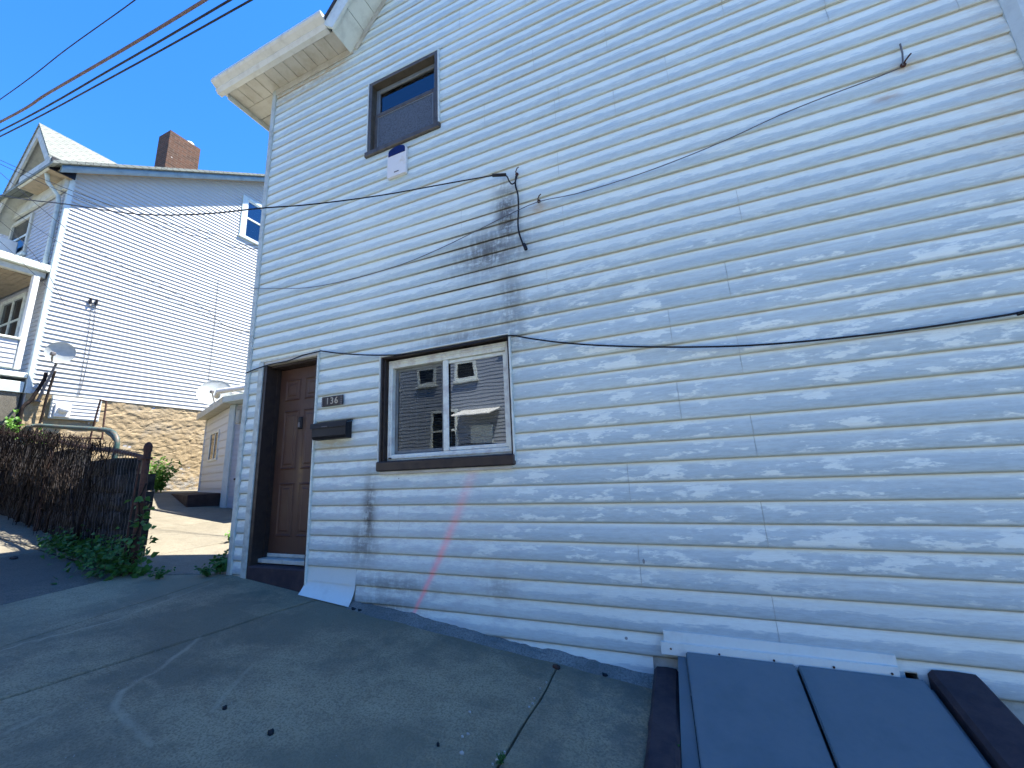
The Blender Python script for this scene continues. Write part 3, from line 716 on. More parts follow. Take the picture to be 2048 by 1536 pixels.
mb = MB(); mb.bev(a['x0'] + .02, a['x1'] - .02, -.03, -.014, a['z0'] - .04, a['z0'] - .014, .003); mb.obj('apron', M['soffit'], win)
for q_ in ((a['x1'] + .0, a['x1'] + .014, -.036, .0, a['z0'] + .02, a['z1'] + .02), (a['x0'] - .012, a['x0'] + .0, -.03, .0, a['z0'] + .06, a['z1'] + .012), (a['x0'], a['x1'], -.026, .0, a['z1'], a['z1'] + .012)):
    mb = MB(); mb.bev(*q_, .002); mb.obj('channel_trim', M['jtrim'], win)
fx0, fx1, fz0, fz1 = a['x0'] + .036, a['x1'] - .02, a['z0'] + .075, a['z1'] - .03
mb = MB(); frame4(mb, fx0, fx1, fz0, fz1, .045, .045, .11, .004, .055, .075); mb.obj('frame', M['vinyl'], win)
mb = MB(); frame4(mb, fx0 + .012, fx1 - .012, fz0 + .016, fz1 - .02, .018, .035, .046, .003); mb.obj('frame', M['vinyl'], win)
xm = -1.815
mb = MB(); frame4(mb, xm - .032, fx1 - .047, fz0 + .058, fz1 - .078, .03, .062, .088, .003); o = mb.obj('sash', M['vinyl'], win)
mb = MB(); frame4(mb, fx0 + .047, xm - .034, fz0 + .058, fz1 - .078, .03, .09, .108, .003); mb.obj('sash', M['sash'], win)
mb = MB(); mb.bev(xm - .028, xm + .028, .05, .0615, fz0 + .057, fz1 - .077, .004); mb.obj('meeting_rail', M['vinyl'], win)
mb = MB(); mb.box(xm - .002, fx1 - .077, .072, .076, fz0 + .088, fz1 - .108); mb.obj('pane', M['glass'], win)
mb = MB(); mb.box(fx0 + .077, xm - .064, .097, .101, fz0 + .088, fz1 - .108); mb.obj('pane', M['glass_dim'], win)
mb = MB(); mb.bev(fx0 + .03, fx0 + .06, .028, .0345, fz0 + .018, fz0 + .03, .002); mb.obj('latch', M['black'], win)
for i in range(30):                                           # blinds behind the glass
    z = fz0 + .10 + i * .0245
    mb = MB(); mb.add([(fx0 + .06, .150, z), (fx1 - .06, .150, z), (fx1 - .06, .158, z + .018), (fx0 + .06, .158, z + .018)], [(0, 1, 2, 3)]); mb.obj('blind_slat', M['blind'], win)
a = W2
mb = MB(); frame4(mb, a['x0'] + .004, a['x1'] - .004, a['z0'] + .02, a['z1'] - .003, .04, -.026, .10); win = mb.obj('window', M['olive'], house); win['label'] = 'dark framed sash window under the eave'
mb = MB(); mb.bev(a['x0'] - .02, a['x1'] + .02, -.045, .06, a['z0'] - .012, a['z0'] + .05, .008); mb.obj('sill', M['olive'], win)
for q_ in ((a['x1'] - .002, a['x1'] + .012, -.034, .0, a['z0'] + .05, a['z1'] + .018), (a['x0'] - .012, a['x0'] + .002, -.03, .0, a['z0'] + .05, a['z1'] + .01)):
    mb = MB(); mb.bev(*q_, .002); mb.obj('channel_trim', M['jtrim'], win)
mb = MB(); frame4(mb, a['x0'] + .046, a['x1'] - .046, a['z0'] + .52, a['z1'] - .05, .05, .045, .08, .004); mb.obj('sash', M['sash'], win)
mb = MB(); frame4(mb, a['x0'] + .046, a['x1'] - .046, a['z0'] + .055, a['z0'] + .555, .045, .02, .043, .004); mb.obj('sash', M['olive'], win)
mb = MB(); mb.box(a['x0'] + .098, a['x1'] - .098, .06, .064, a['z0'] + .57, a['z1'] - .102); mb.obj('pane', M['glass_up'], win)
mb = MB(); mb.box(a['x0'] + .093, a['x1'] - .093, .030, .034, a['z0'] + .10, a['z0'] + .51); mb.obj('screen', M['screen'], win)
mb = MB(); frame4(mb, a['x0'] + .092, a['x1'] - .092, a['z0'] + .101, a['z0'] + .509, .012, .0245, .0285, .001); mb.obj('screen_frame', M['sash'], win)
mb = MB(); mb.box(a['x0'] + .05, a['x1'] - .05, .115, .12, a['z0'] + .05, a['z0'] + .75); mb.obj('curtain', plain('grey_curtain', (.24, .26, .29), .9, .1, scale=5), win)

# ---- things fixed to the facade
q0, q1 = wl((624, 848)), wl((701, 873))
qa, qb = wl((624, 850), -.10), wl((690, 868), -.10)
mail = thing('mailbox', 'black wall mailbox hung beside the brown door', 'mailbox', (float(qa[0] + qb[0]) / 2, -.02, float(wl((660, 880), -.08)[2]) + .02))
mb = MB(); z0, z1 = -.012, .145; xa, xb = -float(qb[0] - qa[0]) / 2, float(qb[0] - qa[0]) / 2
prof = [(-.002, z0), (-.06, z0 + .004), (-.078, z0 + .03), (-.078, z1 - .03), (-.07, z1 - .012), (-.002, z1)]
mb.prism([(xa, p[0], p[1]) for p in prof], (xb - xa, 0, 0)); mb.obj('box', M['black'], mail)
mb = MB(); mb.prism([(xa - .012, -.002, z1 + .018), (xa - .012, -.088, z1 - .004), (xa - .012, -.091, z1 - .05), (xa - .012, -.084, z1 - .05), (xa - .012, -.082, z1 - .012), (xa - .012, -.002, z1 + .006)], (xb - xa + .024, 0, 0)); mb.obj('lid', M['black'], mail)
mb = MB(); mb.bev(-.07, .0, -.097, -.091, z1 - .045, z1 - .036, .002); mb.obj('nameplate', M['dishmetal'], mail)
num = thing('house_number_plate', 'small dark plate reading 136 above the black mailbox', 'number plate', (-3.03, -.02, 2.215))
mb = MB(); mb.bev(-.135, .135, -.016, -.004, -.048, .048, .004); mb.obj('plate', M['numplate'], num)
for sx in (-1, 1):
    mb = MB()
    for k in range(5): mb.bev(sx * .12 - .011, sx * .12 + .011, -.022, -.016, -.042 + k * .0175, -.030 + k * .0175, .002)
    mb.obj('scroll_end', M['dishmetal'], num)
def text_mesh(s_, size, name, mat, parent, loc, ext=.003):
    cu = bpy.data.curves.new(name, 'FONT'); cu.body = s_; cu.size = size; cu.extrude = ext; cu.align_x = 'CENTER'; cu.align_y = 'CENTER'
    tmp = bpy.data.objects.new('tmp', cu); COL.objects.link(tmp)
    dg = bpy.context.evaluated_depsgraph_get(); me = bpy.data.meshes.new_from_object(tmp.evaluated_get(dg)); bpy.data.objects.remove(tmp)
    me.transform(Matrix.Rotation(math.pi / 2, 4, 'X')); me.materials.append(mat)
    o = bpy.data.objects.new(name, me); link(o, parent); o.location = loc; return o
for ch, x in (('1', -.055), ('3', 0.0), ('6', .055)): text_mesh(ch, .092, 'digit', M['digit'], num, (x, -.018, -.001))
al = thing('alarm_siren_box', 'white alarm siren box with dark blue top below the upper window', 'alarm box', (-2.305, -.018, 4.44))
mb = MB(); W_, H_ = .115, .335
def arch(w_, z0, z1, rise, n=10): return [(-w_, z0), (w_, z0), (w_, z1 - rise)] + [(w_ * math.cos(math.pi * k / n), z1 - rise + rise * math.sin(math.pi * k / n)) for k in range(1, n)] + [(-w_, z1 - rise)]
mb.prism([(x, .0, z) for (x, z) in arch(W_, 0, H_, .045)], (0, -.030, 0)); mb.obj('body', M['alarm'], al)
mb = MB(); mb.prism([(x, -.0, z) for (x, z) in arch(W_ - .012, .245, H_ + .004, .045)], (0, -.034, 0)); mb.obj('lens', M['alarmblue'], al)
mb = MB(); mb.bev(-.028, .028, -.033, -.029, .038, .05, .001); mb.obj('badge', M['dishmetal'], al)

def sag(a, b, s_, n=16, axis=2):
    a = np.array(a, float); b = np.array(b, float); out = []
    for i in range(n + 1):
        t = i / n; p = a + (b - a) * t; p[axis] -= 4 * s_ * t * (1 - t); out.append(tuple(p))
    return out
def smooth_path(pts, sub=5):
    pts = [np.array(q, float) for q in pts]; out = []
    for i in range(len(pts) - 1):
        p0 = pts[max(i - 1, 0)]; p1 = pts[i]; p2 = pts[i + 1]; p3 = pts[min(i + 2, len(pts) - 1)]
        for k in range(sub):
            t = k / sub
            out.append(tuple(.5 * ((2 * p1) + (-p0 + p2) * t + (2 * p0 - 5 * p1 + 4 * p2 - p3) * t * t + (-p0 + 3 * p1 - 3 * p2 + p3) * t ** 3)))
    out.append(tuple(pts[-1])); return out
def wire(name, pts, r, mat, label, group=None, n=5):
    mb = MB(); mb.tube(pts, r, n); return tag(mb.obj(name, mat), label, 'cable', group)
# black cable running over door and window and off to the right
P = [(x, y) for (x, y) in ((492, 746), (512, 738), (540, 729), (575, 722), (605, 711), (638, 703), (643, 702), (680, 707), (730, 710), (790, 710), (850, 703), (930, 690), (985, 679), (1021, 671), (1060, 677), (1120, 685), (1200, 691), (1300, 694), (1400, 694), (1500, 691), (1620, 682), (1750, 668), (1850, 655), (1950, 640), (2060, 621))]
cpts = [wl(p, -.045) for p in P]; cpts.append(np.array([2.06, -.06, float(cpts[-1][2] + (2.06 - cpts[-1][0]) * .17)])); cpts.append(np.array([6.0, -.05, float(cpts[-1][2]) + .75]))
wire('facade_cable', smooth_path(cpts, 3), .0065, M['cable'], 'black cable sagging across the facade above the door and window')
P = [(500, 577), (560, 577), (620, 575), (700, 559), (800, 530), (880, 497), (960, 458), (1020, 428), (1078, 403), (1150, 388), (1250, 358), (1350, 322), (1450, 281), (1560, 230), (1660, 190), (1735, 162), (1800, 136)]
wire('thin_wall_wire', smooth_path([wl(p, -.04) for p in P], 3), .0035, M['steelwire'], 'thin grey wire stretched diagonally up the siding between two hooks')
def hook(p, label):
    q = wl(p, -.02); t = thing('wall_hook', label, 'hook', tuple(q), 'wall hooks holding wires')
    mb = MB(); mb.tube([(0, 0, 0), (0, -.03, .004), (.018, -.045, .02), (.03, -.035, .035)], .005, 5); mb.obj('shank', M['rust'], t)
    mb = MB(); mb.lathe([(.0, 0), (.016, 0), (.016, .006), (0, .006)], 8, Matrix.Rotation(math.pi / 2, 4, 'X')); mb.obj('plate', M['rust'], t)
hook((1078, 403), 'small rusty hook on the thin wire right of the mildew stain')
hook((1806, 131), 'rusty hook holding the upper end of the thin grey wire')
hook((1034, 349), 'dark hook holding the spliced black service cable')
q = wl((1800, 88), -.03); q2 = wl((1806, 130), -.03)
wire('loose_wire_end', [tuple(q), tuple((q + q2) / 2 + np.array([0, -.01, 0])), tuple(q2)], .005, M['steelwire'], 'short loose wire end standing up from the upper hook')
P = [(1020, 362), (1030, 358), (1033, 352)]
P = [(1032, 352), (1031, 370), (1036, 390), (1037, 420), (1036, 445), (1038, 465), (1043, 480), (1048, 492), (1052, 496)]
wire('cable_drop', smooth_path([wl(p, -.035) for p in P], 4), .0075, M['cable'], 'black cable hanging from the splice down into the stained siding')
mb = MB(); mb.tube([tuple(wl(p, -.05)) for p in ((1047, 488), (1050, 493), (1052, 499))], .016, 6)
tag(mb.obj('cable_boot', M['cable']), 'black rubber boot where the hanging cable enters the siding', 'cable boot')
# service drop from the hook off to the left, with splice sleeve and loop
H = wl((1034, 349), -.05); spl = [wl((986, 351), -.10), wl((1010, 349.5), -.085)]
P = [wl((1034, 352), -.05), wl((1030, 364), -.06), wl((1024, 368), -.065), wl((1018, 362), -.07), wl((1014, 353), -.08), wl((1008, 350), -.09)]
wire('cable_loop', smooth_path(P, 4), .006, M['cable'], 'black cable loop between the splice sleeve and the hook')
mb = MB(); mb.tube([tuple(wl((985, 351), -.11)), tuple(wl((1012, 349.5), -.085))], .014, 7); tag(mb.obj('splice_sleeve', M['cable']), 'black splice sleeve on the service cable left of the hook', 'splice sleeve')
P = [wl((986, 351), -.11), wl((900, 366), -.20), wl((760, 391), -.42), wl((620, 409), -.75), wl((525, 416), -1.0), wl((405, 428), -1.2), wl((273, 428), -1.3), wl((131, 408), -1.35), wl((0, 390), -1.4), wl((-200, 345), -1.45)]
wire('service_cable', smooth_path(P, 4), .0055, M['cable'], 'black service cable reaching from the facade hook leftward over the alley')

# ---- cellar bulkhead
cb = thing('cellar_bulkhead', 'sloping blue grey double cellar door against the white siding', 'cellar door', (.42, -.4, G(.42)))
ox = Vector(cb.location)
SL = .30; y_t, y_b = -.06, -.76; zt_ = .392
def zc(y): return zt_ + SL * (y - y_t)
def leaf(x0, x1, x0b, x1b):
    mb = MB(); th = .02
    V = [(x0, y_t, zc(y_t)), (x1, y_t, zc(y_t)), (x1b, y_b, zc(y_b)), (x0b, y_b, zc(y_b))]
    bm = bmesh.new(); top = [bm.verts.new(Vector(v) + Vector((0, 0, .012)) - ox) for v in V]; bot = [bm.verts.new(Vector(v) - Vector((0, 0, th)) - ox) for v in V]
    bm.faces.new(top[::-1]); bm.faces.new(bot)
    for i in range(4): bm.faces.new((top[i], top[(i + 1) % 4], bot[(i + 1) % 4], bot[i]))
    bmesh.ops.bevel(bm, geom=[e for e in bm.edges], offset=.006, segments=2, affect='EDGES')
    bmesh.ops.recalc_face_normals(bm, faces=bm.faces)
    me = bpy.data.meshes.new('door_leaf'); bm.to_mesh(me); bm.free(); me.materials.append(M['bulkhead'])
    return link(bpy.data.objects.new('door_leaf', me), cb)
leaf(-.119, .423, -.085, .423); leaf(.437, .958, .437, .958)
def cbm(mb, name, mat):
    mb.v = [tuple(Vector(q) - ox) for q in mb.v]; return mb.obj(name, mat, cb)
mb = MB(); mb.prism([(-.165, y_t, zc(y_t) - .02), (-.122, y_t, zc(y_t) - .02), (-.088, y_b, zc(y_b) - .008), (-.165, y_b, zc(y_b) - .008)], (0, 0, -.22)); cbm(mb, 'side_frame', M['bulkhead'])
mb = MB(); mb.prism([(.965, y_t, zc(y_t) - .03), (.965, y_b, zc(y_b) - .03), (.965, y_b, zc(y_b) - .2), (.965, y_t, .05)], (.02, 0, 0)); cbm(mb, 'side_frame', M['bulkhead'])
mb = MB(); mb.prism([(-.13, y_b - .002, G(0) - .1), (.96, y_b - .002, G(.96) - .1), (.96, y_b - .002, zc(y_b) - .012), (-.13, y_b - .002, zc(y_b) - .012)], (0, -.03, 0)); cbm(mb, 'front_frame', M['bulkhead'])
mb = MB(); mb.prism([(.424, y_t - .01, zc(y_t) - .03), (.424, y_b, zc(y_b) - .03), (.424, y_b, zc(y_b) - .05), (.424, y_t - .01, zc(y_t) - .05)], (.012, 0, 0)); cbm(mb, 'centre_strip', M['black'])
def curb(x0, x1, za, zb_, y0, y1, slope_round=0):
    mb = MB(); n = 14; rows = []
    for i in range(n + 1):
        y = y0 + (y1 - y0) * i / n; z = za + (zb_ - za) * i / n
        j = lambda s_: noise.noise(Vector((y * 9, s_, 4))) * .006
        rows.append([(x0, y, G(x0) - .1), (x0 + j(1), y, z - .02), (x0 + .018, y, z + j(2)), ((x0 + x1) / 2, y, z + .004 + j(7)), (x1 - .018, y, z + j(3)), (x1 + j(5), y, z - .02), (x1, y, G(x1) - .1)])
    m = 7; mb.add([q for r in rows for q in r], [(i * m + k, i * m + k + 1, (i + 1) * m + k + 1, (i + 1) * m + k) for i in range(n) for k in range(m - 1)])
    mb.add(rows[-1], [list(range(m))]); mb.add(rows[0], [list(range(m))])
    return mb
cbm(curb(-.312, -.168, .285, .222, -.02, -1.0), 'curb', M['redcurb'])
cbm(curb(.992, 1.19, .435, .16, -.022, -1.0), 'curb', M['redcurb'])
def strip(z0, z1, y, th, xa, xb, tl=0.0): 
    mb = MB(); mb.prism([(xa, y, z0), (xb, y, z0 + tl), (xb, y + .006, z1 + tl), (xa, y + .006, z1)], (0, -th, 0)); return mb
mb = strip(.435, .492, -.026, .010, -.236, .876, -.006); cbm(mb, 'flashing', M['patch'])
mb = strip(.372, .436, -.040, .016, -.256, .872, .004); cbm(mb, 'flashing', M['patch'])
for x_ in (-.2, .06, .33, .60, .84):
    mb = MB(); mb.lathe([(0, .0), (.006, .0), (.005, .003), (0, .004)], 8, Matrix.Translation((x_, -.0565, .405 + .004 * (x_ + .25))) @ Matrix.Rotation(math.pi / 2, 4, 'X')); cbm(mb, 'nail', M['rust'])

# ================================================================== NEIGHBOUR HOUSE (left, behind the yard)
XH = -11.85; YF = .60; C2 = .0986; ZB2 = 3.42
h2 = thing('neighbour_house', 'white sided neighbour house with stone basement, brick chimney and front gable', 'house', (-14, 4, 1.6)); h2.location = (0, 0, 0)
RS = .672; zr0 = 8.42
def rz(y): return zr0 + RS * (y - YF)
YEND = 5.6
win2 = (4.24, 5.04, 8.98, 10.4)
lap_siding(h2, (XH, 0), (0, 1), (1, 0), ZB2, C2, 86, lambda z: max(YF + .05, YF + (z - zr0) / RS), lambda z: 9.5 if z < 9 else (9.5 if (z - zr0) / RS < 9 else 9.5), [win2, (.9, 1.72, 2.9, 3.44)], None, M['house2'], proud=.028, back=.002, jitter=.0005, step=3)
mb = MB()
mb.prism([(XH - .001, YF, 1.0), (XH - .001, 9.6, 1.0), (XH - .001, 9.6, rz(5.6)), (XH - .001, 5.6, rz(5.6)), (XH - .001, YF, zr0)], (-.15, 0, 0))
mb.box(-19, XH - .152, YF, YF + .12, 1.0, 8.3); mb.box(-19, -18.85, YF + .121, 9.6, 1, 8.3); mb.box(-18.84, XH - .16, 9.45, 9.6, 1, 11)
mb.obj('wall', M['house2f'], h2)
mb = MB(); mb.bev(XH - .06, XH + .022, YF - .022, YF + .07, ZB2 - .02, zr0 - .02, .004); mb.obj('corner_trim', M['trim2'], h2)
# roof slabs
mb = MB(); xo = XH + .27
mb.prism([(xo + .14, .18, rz(.18) + .09), (xo + .14, 5.6, rz(5.6) + .09), (xo + .14, 11.2, rz(.0)), (xo + .14, 11.2, rz(0) + .08), (xo + .14, 5.6, rz(5.6) + .16), (xo + .14, .18, rz(.18) + .16)], (-7.7, 0, 0)); mb.obj('roof', M['shingle2'], h2)
mb = MB(); P = [(0, -.10), (.03, -.11), (.075, -.07), (.085, -.01), (.07, .05), (.0, .06)]
vs = []; 
for y in (.34, 5.55): vs += [(xo + p[0] - .02, y, rz(y) + .03 + p[1]) for p in P]
m = len(P); mb.add(vs, [(k, k + 1, m + k + 1, m + k) for k in range(m - 1)] + [list(range(m)), list(range(m, 2 * m))], True); mb.obj('rake_board', M['rake2'], h2)
mb = MB(); vs = [(XH + .02, .34, rz(.34) - .012), (xo - .022, .34, rz(.34) - .012), (xo - .022, 5.5, rz(5.5) - .012), (XH + .02, 5.5, rz(5.5) - .012)]; mb.prism(vs, (0, 0, .02)); mb.obj('rake_soffit', M['rafter'], h2)
# side window near the right end
mb = MB(); y0, y1, z0, z1 = win2
for (a, b, c, d) in ((y0, y0 + .16, z0, z1), (y1 - .06, y1, z0, z1), (y0 + .16, y1 - .06, z1 - .10, z1), (y0 + .16, y1 - .06, z0, z0 + .07)): mb.bev(XH - .02, XH + .05, a, b, c, d, .006)
wn2 = mb.obj('window', M['trim2'], h2)
mb = MB(); zm = (z0 + z1) / 2
for (a, b, c, d) in ((y0 + .16, y0 + .20, z0 + .07, z1 - .1), (y1 - .1, y1 - .06, z0 + .07, z1 - .1), (y0 + .2, y1 - .1, zm - .03, zm + .03), (y0 + .2, y1 - .1, z1 - .14, z1 - .1)): mb.bev(XH - .015, XH + .03, a, b, c, d, .004)
mb.obj('sash', M['vinyl'], wn2)
mb = MB(); mb.box(XH + .002, XH + .005, y0 + .2, y1 - .1, z0 + .07, zm - .03); mb.obj('pane', M['glass_up'], wn2)
mb = MB(); mb.box(XH + .004, XH + .008, y0 + .2, y1 - .1, zm + .03, z1 - .14); mb.obj('pane', M['glass'], wn2)
mb = MB(); mb.bev(XH - .02, XH + .075, y0 - .03, y1 + .03, z0 - .05, z0 - .002, .006); mb.obj('sill', M['trim2'], wn2)
mb = MB(); mb.box(XH - .1, XH - .09, y0 + .1, y1, z0, z1); mb.obj('curtain', M['white'], wn2)
# stone basement, heaved surface
mb = MB(); ny, nz = 190, 84; ya, yb = YF + .0, 6.2; za, zb_ = 1.05, ZB2 - .004
V = []
cells = [(random.uniform(ya, yb), random.uniform(za, zb_), random.uniform(-.5, 1)) for _ in range(600)]
cy = np.array([c[0] for c in cells]); cz = np.array([c[1] for c in cells]); ch = np.array([c[2] for c in cells])
YY, ZZ = np.meshgrid(np.linspace(ya, yb, ny), np.linspace(za, zb_, nz))
wob = np.vectorize(lambda a, b: noise.noise(Vector((a * 3, b * 4, 2))))(YY, ZZ); wob2 = np.vectorize(lambda a, b: noise.noise(Vector((a * 9, b * 13, 7))))(YY, ZZ)
dd = ((YY[..., None] + wob[..., None] * .12 - cy) * 1.0) ** 2 + ((ZZ[..., None] + wob2[..., None] * .05 - cz) * 2.1) ** 2
srt = np.sort(dd, -1); idx = dd.argmin(-1); edge = np.sqrt(srt[..., 1]) - np.sqrt(srt[..., 0])
hgt = .5 * .016 * np.clip(edge / .07, 0, 1) ** .7 + .007 * ch[idx] + .010 * wob2 + .010 * wob
V = [(XH + .005 + float(hgt[i, j]), float(YY[i, j]), float(ZZ[i, j])) for i in range(nz) for j in range(ny)]
mb.add(V, [(i * ny + j, i * ny + j + 1, (i + 1) * ny + j + 1, (i + 1) * ny + j) for i in range(nz - 1) for j in range(ny - 1)])
mb.obj('stone_basement', M['rubble'], h2)
# sided panel patch on the basement with the meter
pn = MB(); pn.box(XH + .03, XH + .075, .95, 1.72, 2.93, 3.40); pan = pn.obj('meter_panel', M['trim2'], h2)
for k in range(6):
    m2 = MB(); z = 2.955 + k * .0735; m2.prism([(XH + .076, .96, z), (XH + .092, .96, z), (XH + .080, .96, z + .075), (XH + .076, .96, z + .075)], (0, .75, 0)); m2.obj('siding_board', M['house2'], pan)
m2 = MB(); Mx = Matrix.Translation((XH + .09, 1.12, 3.12)) @ Matrix.Rotation(math.pi / 2, 4, 'Y'); m2.lathe([(0, .13), (.07, .125), (.085, .09), (.085, 0)], 14, Mx); m2.bev(XH + .09, XH + .13, 1.0, 1.24, 2.96, 3.24, .01); m2.obj('meter', M['white'], pan)
# chimney
xc1 = XH - .45
c0, c1 = xl((330, 338), xc1), xl((396, 345), xc1); t0, t1 = xl((340, 268), xc1), xl((402, 293), xc1)
ch_ = MB(); ztop = float((t0[2] + t1[2]) / 2) + .02
ch_.prism([(xc1, float(t0[1]), 9.0), (xc1, float(t1[1]), 9.0), (xc1, float(t1[1]), ztop), (xc1, float(t0[1]), ztop)], (-.55, 0, 0))
chm = ch_.obj('chimney', M['brick'], h2)
m2 = MB(); m2.lathe([(.0, .10), (.06, .095), (.11, .06), (.12, .0), (.12, -.06)], 12, Matrix.Translation((xc1 - .2, float(t1[1]) - .2, ztop + .06))); m2.obj('flue_cap', M['white'], chm)
# front: lap siding, frieze, eave box, downspout, windows
fw = [(-14.45, -13.35, 6.85, 7.9), (-13.95, -12.72, 4.55, 5.75)]
lap_siding(h2, (0, YF), (1, 0), (0, -1), ZB2, .1016, 45, lambda z: -18.9, lambda z: XH - .07, fw, None, M['house2f'], jitter=.0005, step=4, name='siding_board')
mb = MB(); mb.bev(-18.9, XH + .01, YF - .09, YF - .02, 7.98, 8.26, .006); mb.obj('frieze_board', M['cream2'], h2)
mb = MB(); mb.bev(-13.15, XH + .12, .20, .24, 8.22, 8.50, .006); mb.obj('fascia_board', M['cream2'], h2)
mb = MB(); mb.bev(-13.15, XH + .12, .241, YF, 8.24, 8.27, .004); mb.obj('eave_soffit', M['rafter'], h2)
mb = MB(); mb.bev(XH + .121, XH + .15, .22, .62, 8.22, 8.52, .004); mb.obj('eave_end_cap', M['black'], h2)
mb = MB(); mb.tube([(XH - .15, .28, 8.24), (XH - .15, .32, 8.05), (XH - .15, .50, 7.85), (XH - .15, .53, 7.7), (XH - .15, .53, 6.2)], .042, 6); mb.obj('downspout', M['trim'], h2)
# front gable
pk = (-12.95, 9.86); gs = 1.27; gl, grr = -14.6, -11.98
mb = MB(); yv = .30
def gz(x): return pk[1] - gs * abs(x - pk[0])
for sx in (-1, 1):
    xe = gl if sx < 0 else grr
    a = Vector((pk[0], yv, pk[1])); b = Vector((xe, yv, gz(xe)))
    m2 = MB(); m2.prism([tuple(a), tuple(b), tuple(b - Vector((0, 0, .26))), tuple(a - Vector((0, 0, .30)))], (0, -.04, 0)); m2.obj('rake_board', M['cream2'], h2)
    m2 = MB(); q = [a + Vector((0, .0, .0)), b, b + Vector((0, 2.9, 0)), a + Vector((0, 2.9, 0))]; m2.prism([tuple(v + Vector((sx * .0, -.06, .015))) for v in q], (0, 0, .06)); m2.obj('roof', M['shingle2'], h2)
    m2 = MB(); m2.prism([tuple(a + Vector((0, 0, -.12))), tuple(b + Vector((0, 0, -.12))), tuple(b + Vector((0, .3, -.12))), tuple(a + Vector((0, .3, -.12)))], (0, 0, .03)); m2.obj('rake_soffit', M['cream2'], h2)
m2 = MB(); m2.prism([(gl, YF - .01, 8.26), (grr - .1, YF - .01, 8.26), (grr - .1, YF - .01, gz(grr) - .1), (pk[0], YF - .01, pk[1] - .15), (gl, YF - .01, gz(gl) - .1)], (0, .1, 0)); m2.obj('gable_wall', M['house2f'], h2)
m2 = MB(); frame4(m2, -13.5, -12.75, 8.30, 9.15, .1, YF - .06, YF - .005, .006); gw = m2.obj('window', M['cream2'], h2)
m2 = MB(); m2.box(-13.4, -12.85, YF - .035, YF - .03, 8.4, 9.05); m2.obj('pane', M['glass_dark'], gw)
for (a, b, c, d) in fw:
    m2 = MB(); frame4(m2, a, b, c, d, .09, YF - .05, YF + .02, .006); fo = m2.obj('window', M['cream2'] if c > 6 else M['vinyl'], h2)
    m2 = MB(); m2.box(a + .09, b - .09, YF - .012, YF - .006, c + .09, d - .09); m2.obj('pane', M['glass_dark'], fo)
    m2 = MB(); xm_ = (a + b) / 2
    if c < 6: m2.bev(xm_ - .04, xm_ + .04, YF - .035, YF - .013, c + .09, d - .09, .004)
    m2.bev(a + .09, b - .09, YF - .03, YF - .014, (c + d) / 2 - .025, (c + d) / 2 + .025, .004); m2.obj('sash', M['vinyl'], fo)
    m2 = MB(); m2.bev(a - .05, b + .05, YF - .09, YF - .02, c - .06, c - .004, .006); m2.obj('sill', M['vinyl'], fo)
m2 = MB(); m2.bev(-14.1, -13.7, YF - .38, YF - .06, 6.88, 7.2, .015); m2.obj('window_air_conditioner', M['white'], h2)
# porch
po = MB(); po.bev(-18.5, XH + .03, -1.9, YF - .03, 5.99, 6.14, .01); pr_ = po.obj('porch_roof', M['fascia'], h2); pr_['label'] = 'flat porch roof with pale fascia'
m2 = MB(); m2.bev(-18.4, XH - .05, -1.85, YF - .05, 5.86, 5.985, .008); m2.obj('beam', M['cream2'], pr_)
for i in range(26):
    m2 = MB(); y = -1.8 + i * .09; m2.bev(-18.3, XH - .16, y, y + .084, 5.84, 5.857, .003); m2.obj('ceiling_board', M['rafter'], pr_)
m2 = MB(); m2.bev(XH - .14, XH - .02, .38, .47, 3.86, 5.858, .008); m2.obj('porch_post', M['white'], h2)
m2 = MB(); m2.bev(XH - .14, XH - .02, -1.8, -1.68, 3.86, 5.858, .008); m2.obj('porch_post', M['white'], h2)
for k in range(6):
    m2 = MB(); z = 3.87 + k * .0955; m2.prism([(XH - .03, -1.8, z), (XH - .012, -1.8, z), (XH - .024, -1.8, z + .097), (XH - .03, -1.8, z + .097)], (0, 2.16, 0)); m2.obj('siding_board', M['house2'], h2)
m2 = MB(); m2.box(XH - .13, XH - .031, -1.8, .36, 3.86, 4.43); m2.obj('porch_half_wall', M['trim2'], h2)
m2 = MB(); m2.bev(XH - .16, XH + .012, -1.85, .40, 4.445, 4.49, .008); m2.obj('handrail', M['fascia'], h2)
m2 = MB(); m2.bev(-18.4, XH + .02, -1.9, YF - .03, 3.70, 3.80, .008); m2.obj('porch_floor', M['fascia'], h2)
m2 = MB(); m2.bev(-18.4, XH + .0, -1.88, YF - .04, 3.40, 3.62, .008); m2.obj('porch_skirt', M['trim2'], h2)
m2 = MB(); m2.box(-18.3, XH - .03, -1.85, YF - .06, 1.2, 3.39); m2.obj('porch_base', M['walk2'], h2)

# wires on the neighbour's side wall
def wallwire(pts, label, r=.005):
    wire('wall_wire', [tuple(xl(p, XH + .035)) for p in pts], r, M['steelwire'], label, 'wires stapled to the neighbour siding')
wallwire([(183, 610), (178, 660), (168, 720), (160, 770), (155, 792)], 'thin wire running down the neighbour siding left of the bracket')
wallwire([(192, 608), (187, 660), (182, 690), (172, 740), (158, 792)], 'thin wire running down the neighbour siding right of the bracket')
wallwire([(437, 560), (430, 640), (424, 700), (414, 790)], 'faint wire down the neighbour siding above the right dish')
sb_ = thing('service_bracket', 'small dark service bracket on the neighbour white siding', 'bracket', tuple(xl((186, 604), XH + .03)))
mb = MB(); mb.bev(-.005, .05, -.07, -.03, -.06, .07, .01); mb.obj('insulator', M['black'], sb_)
mb = MB(); mb.bev(-.005, .05, .03, .07, -.05, .08, .01); mb.obj('insulator', M['black'], sb_)
mb = MB(); mb.bev(.0, .02, -.08, .08, -.075, -.062, .004); mb.obj('bar', M['dishmetal'], sb_)

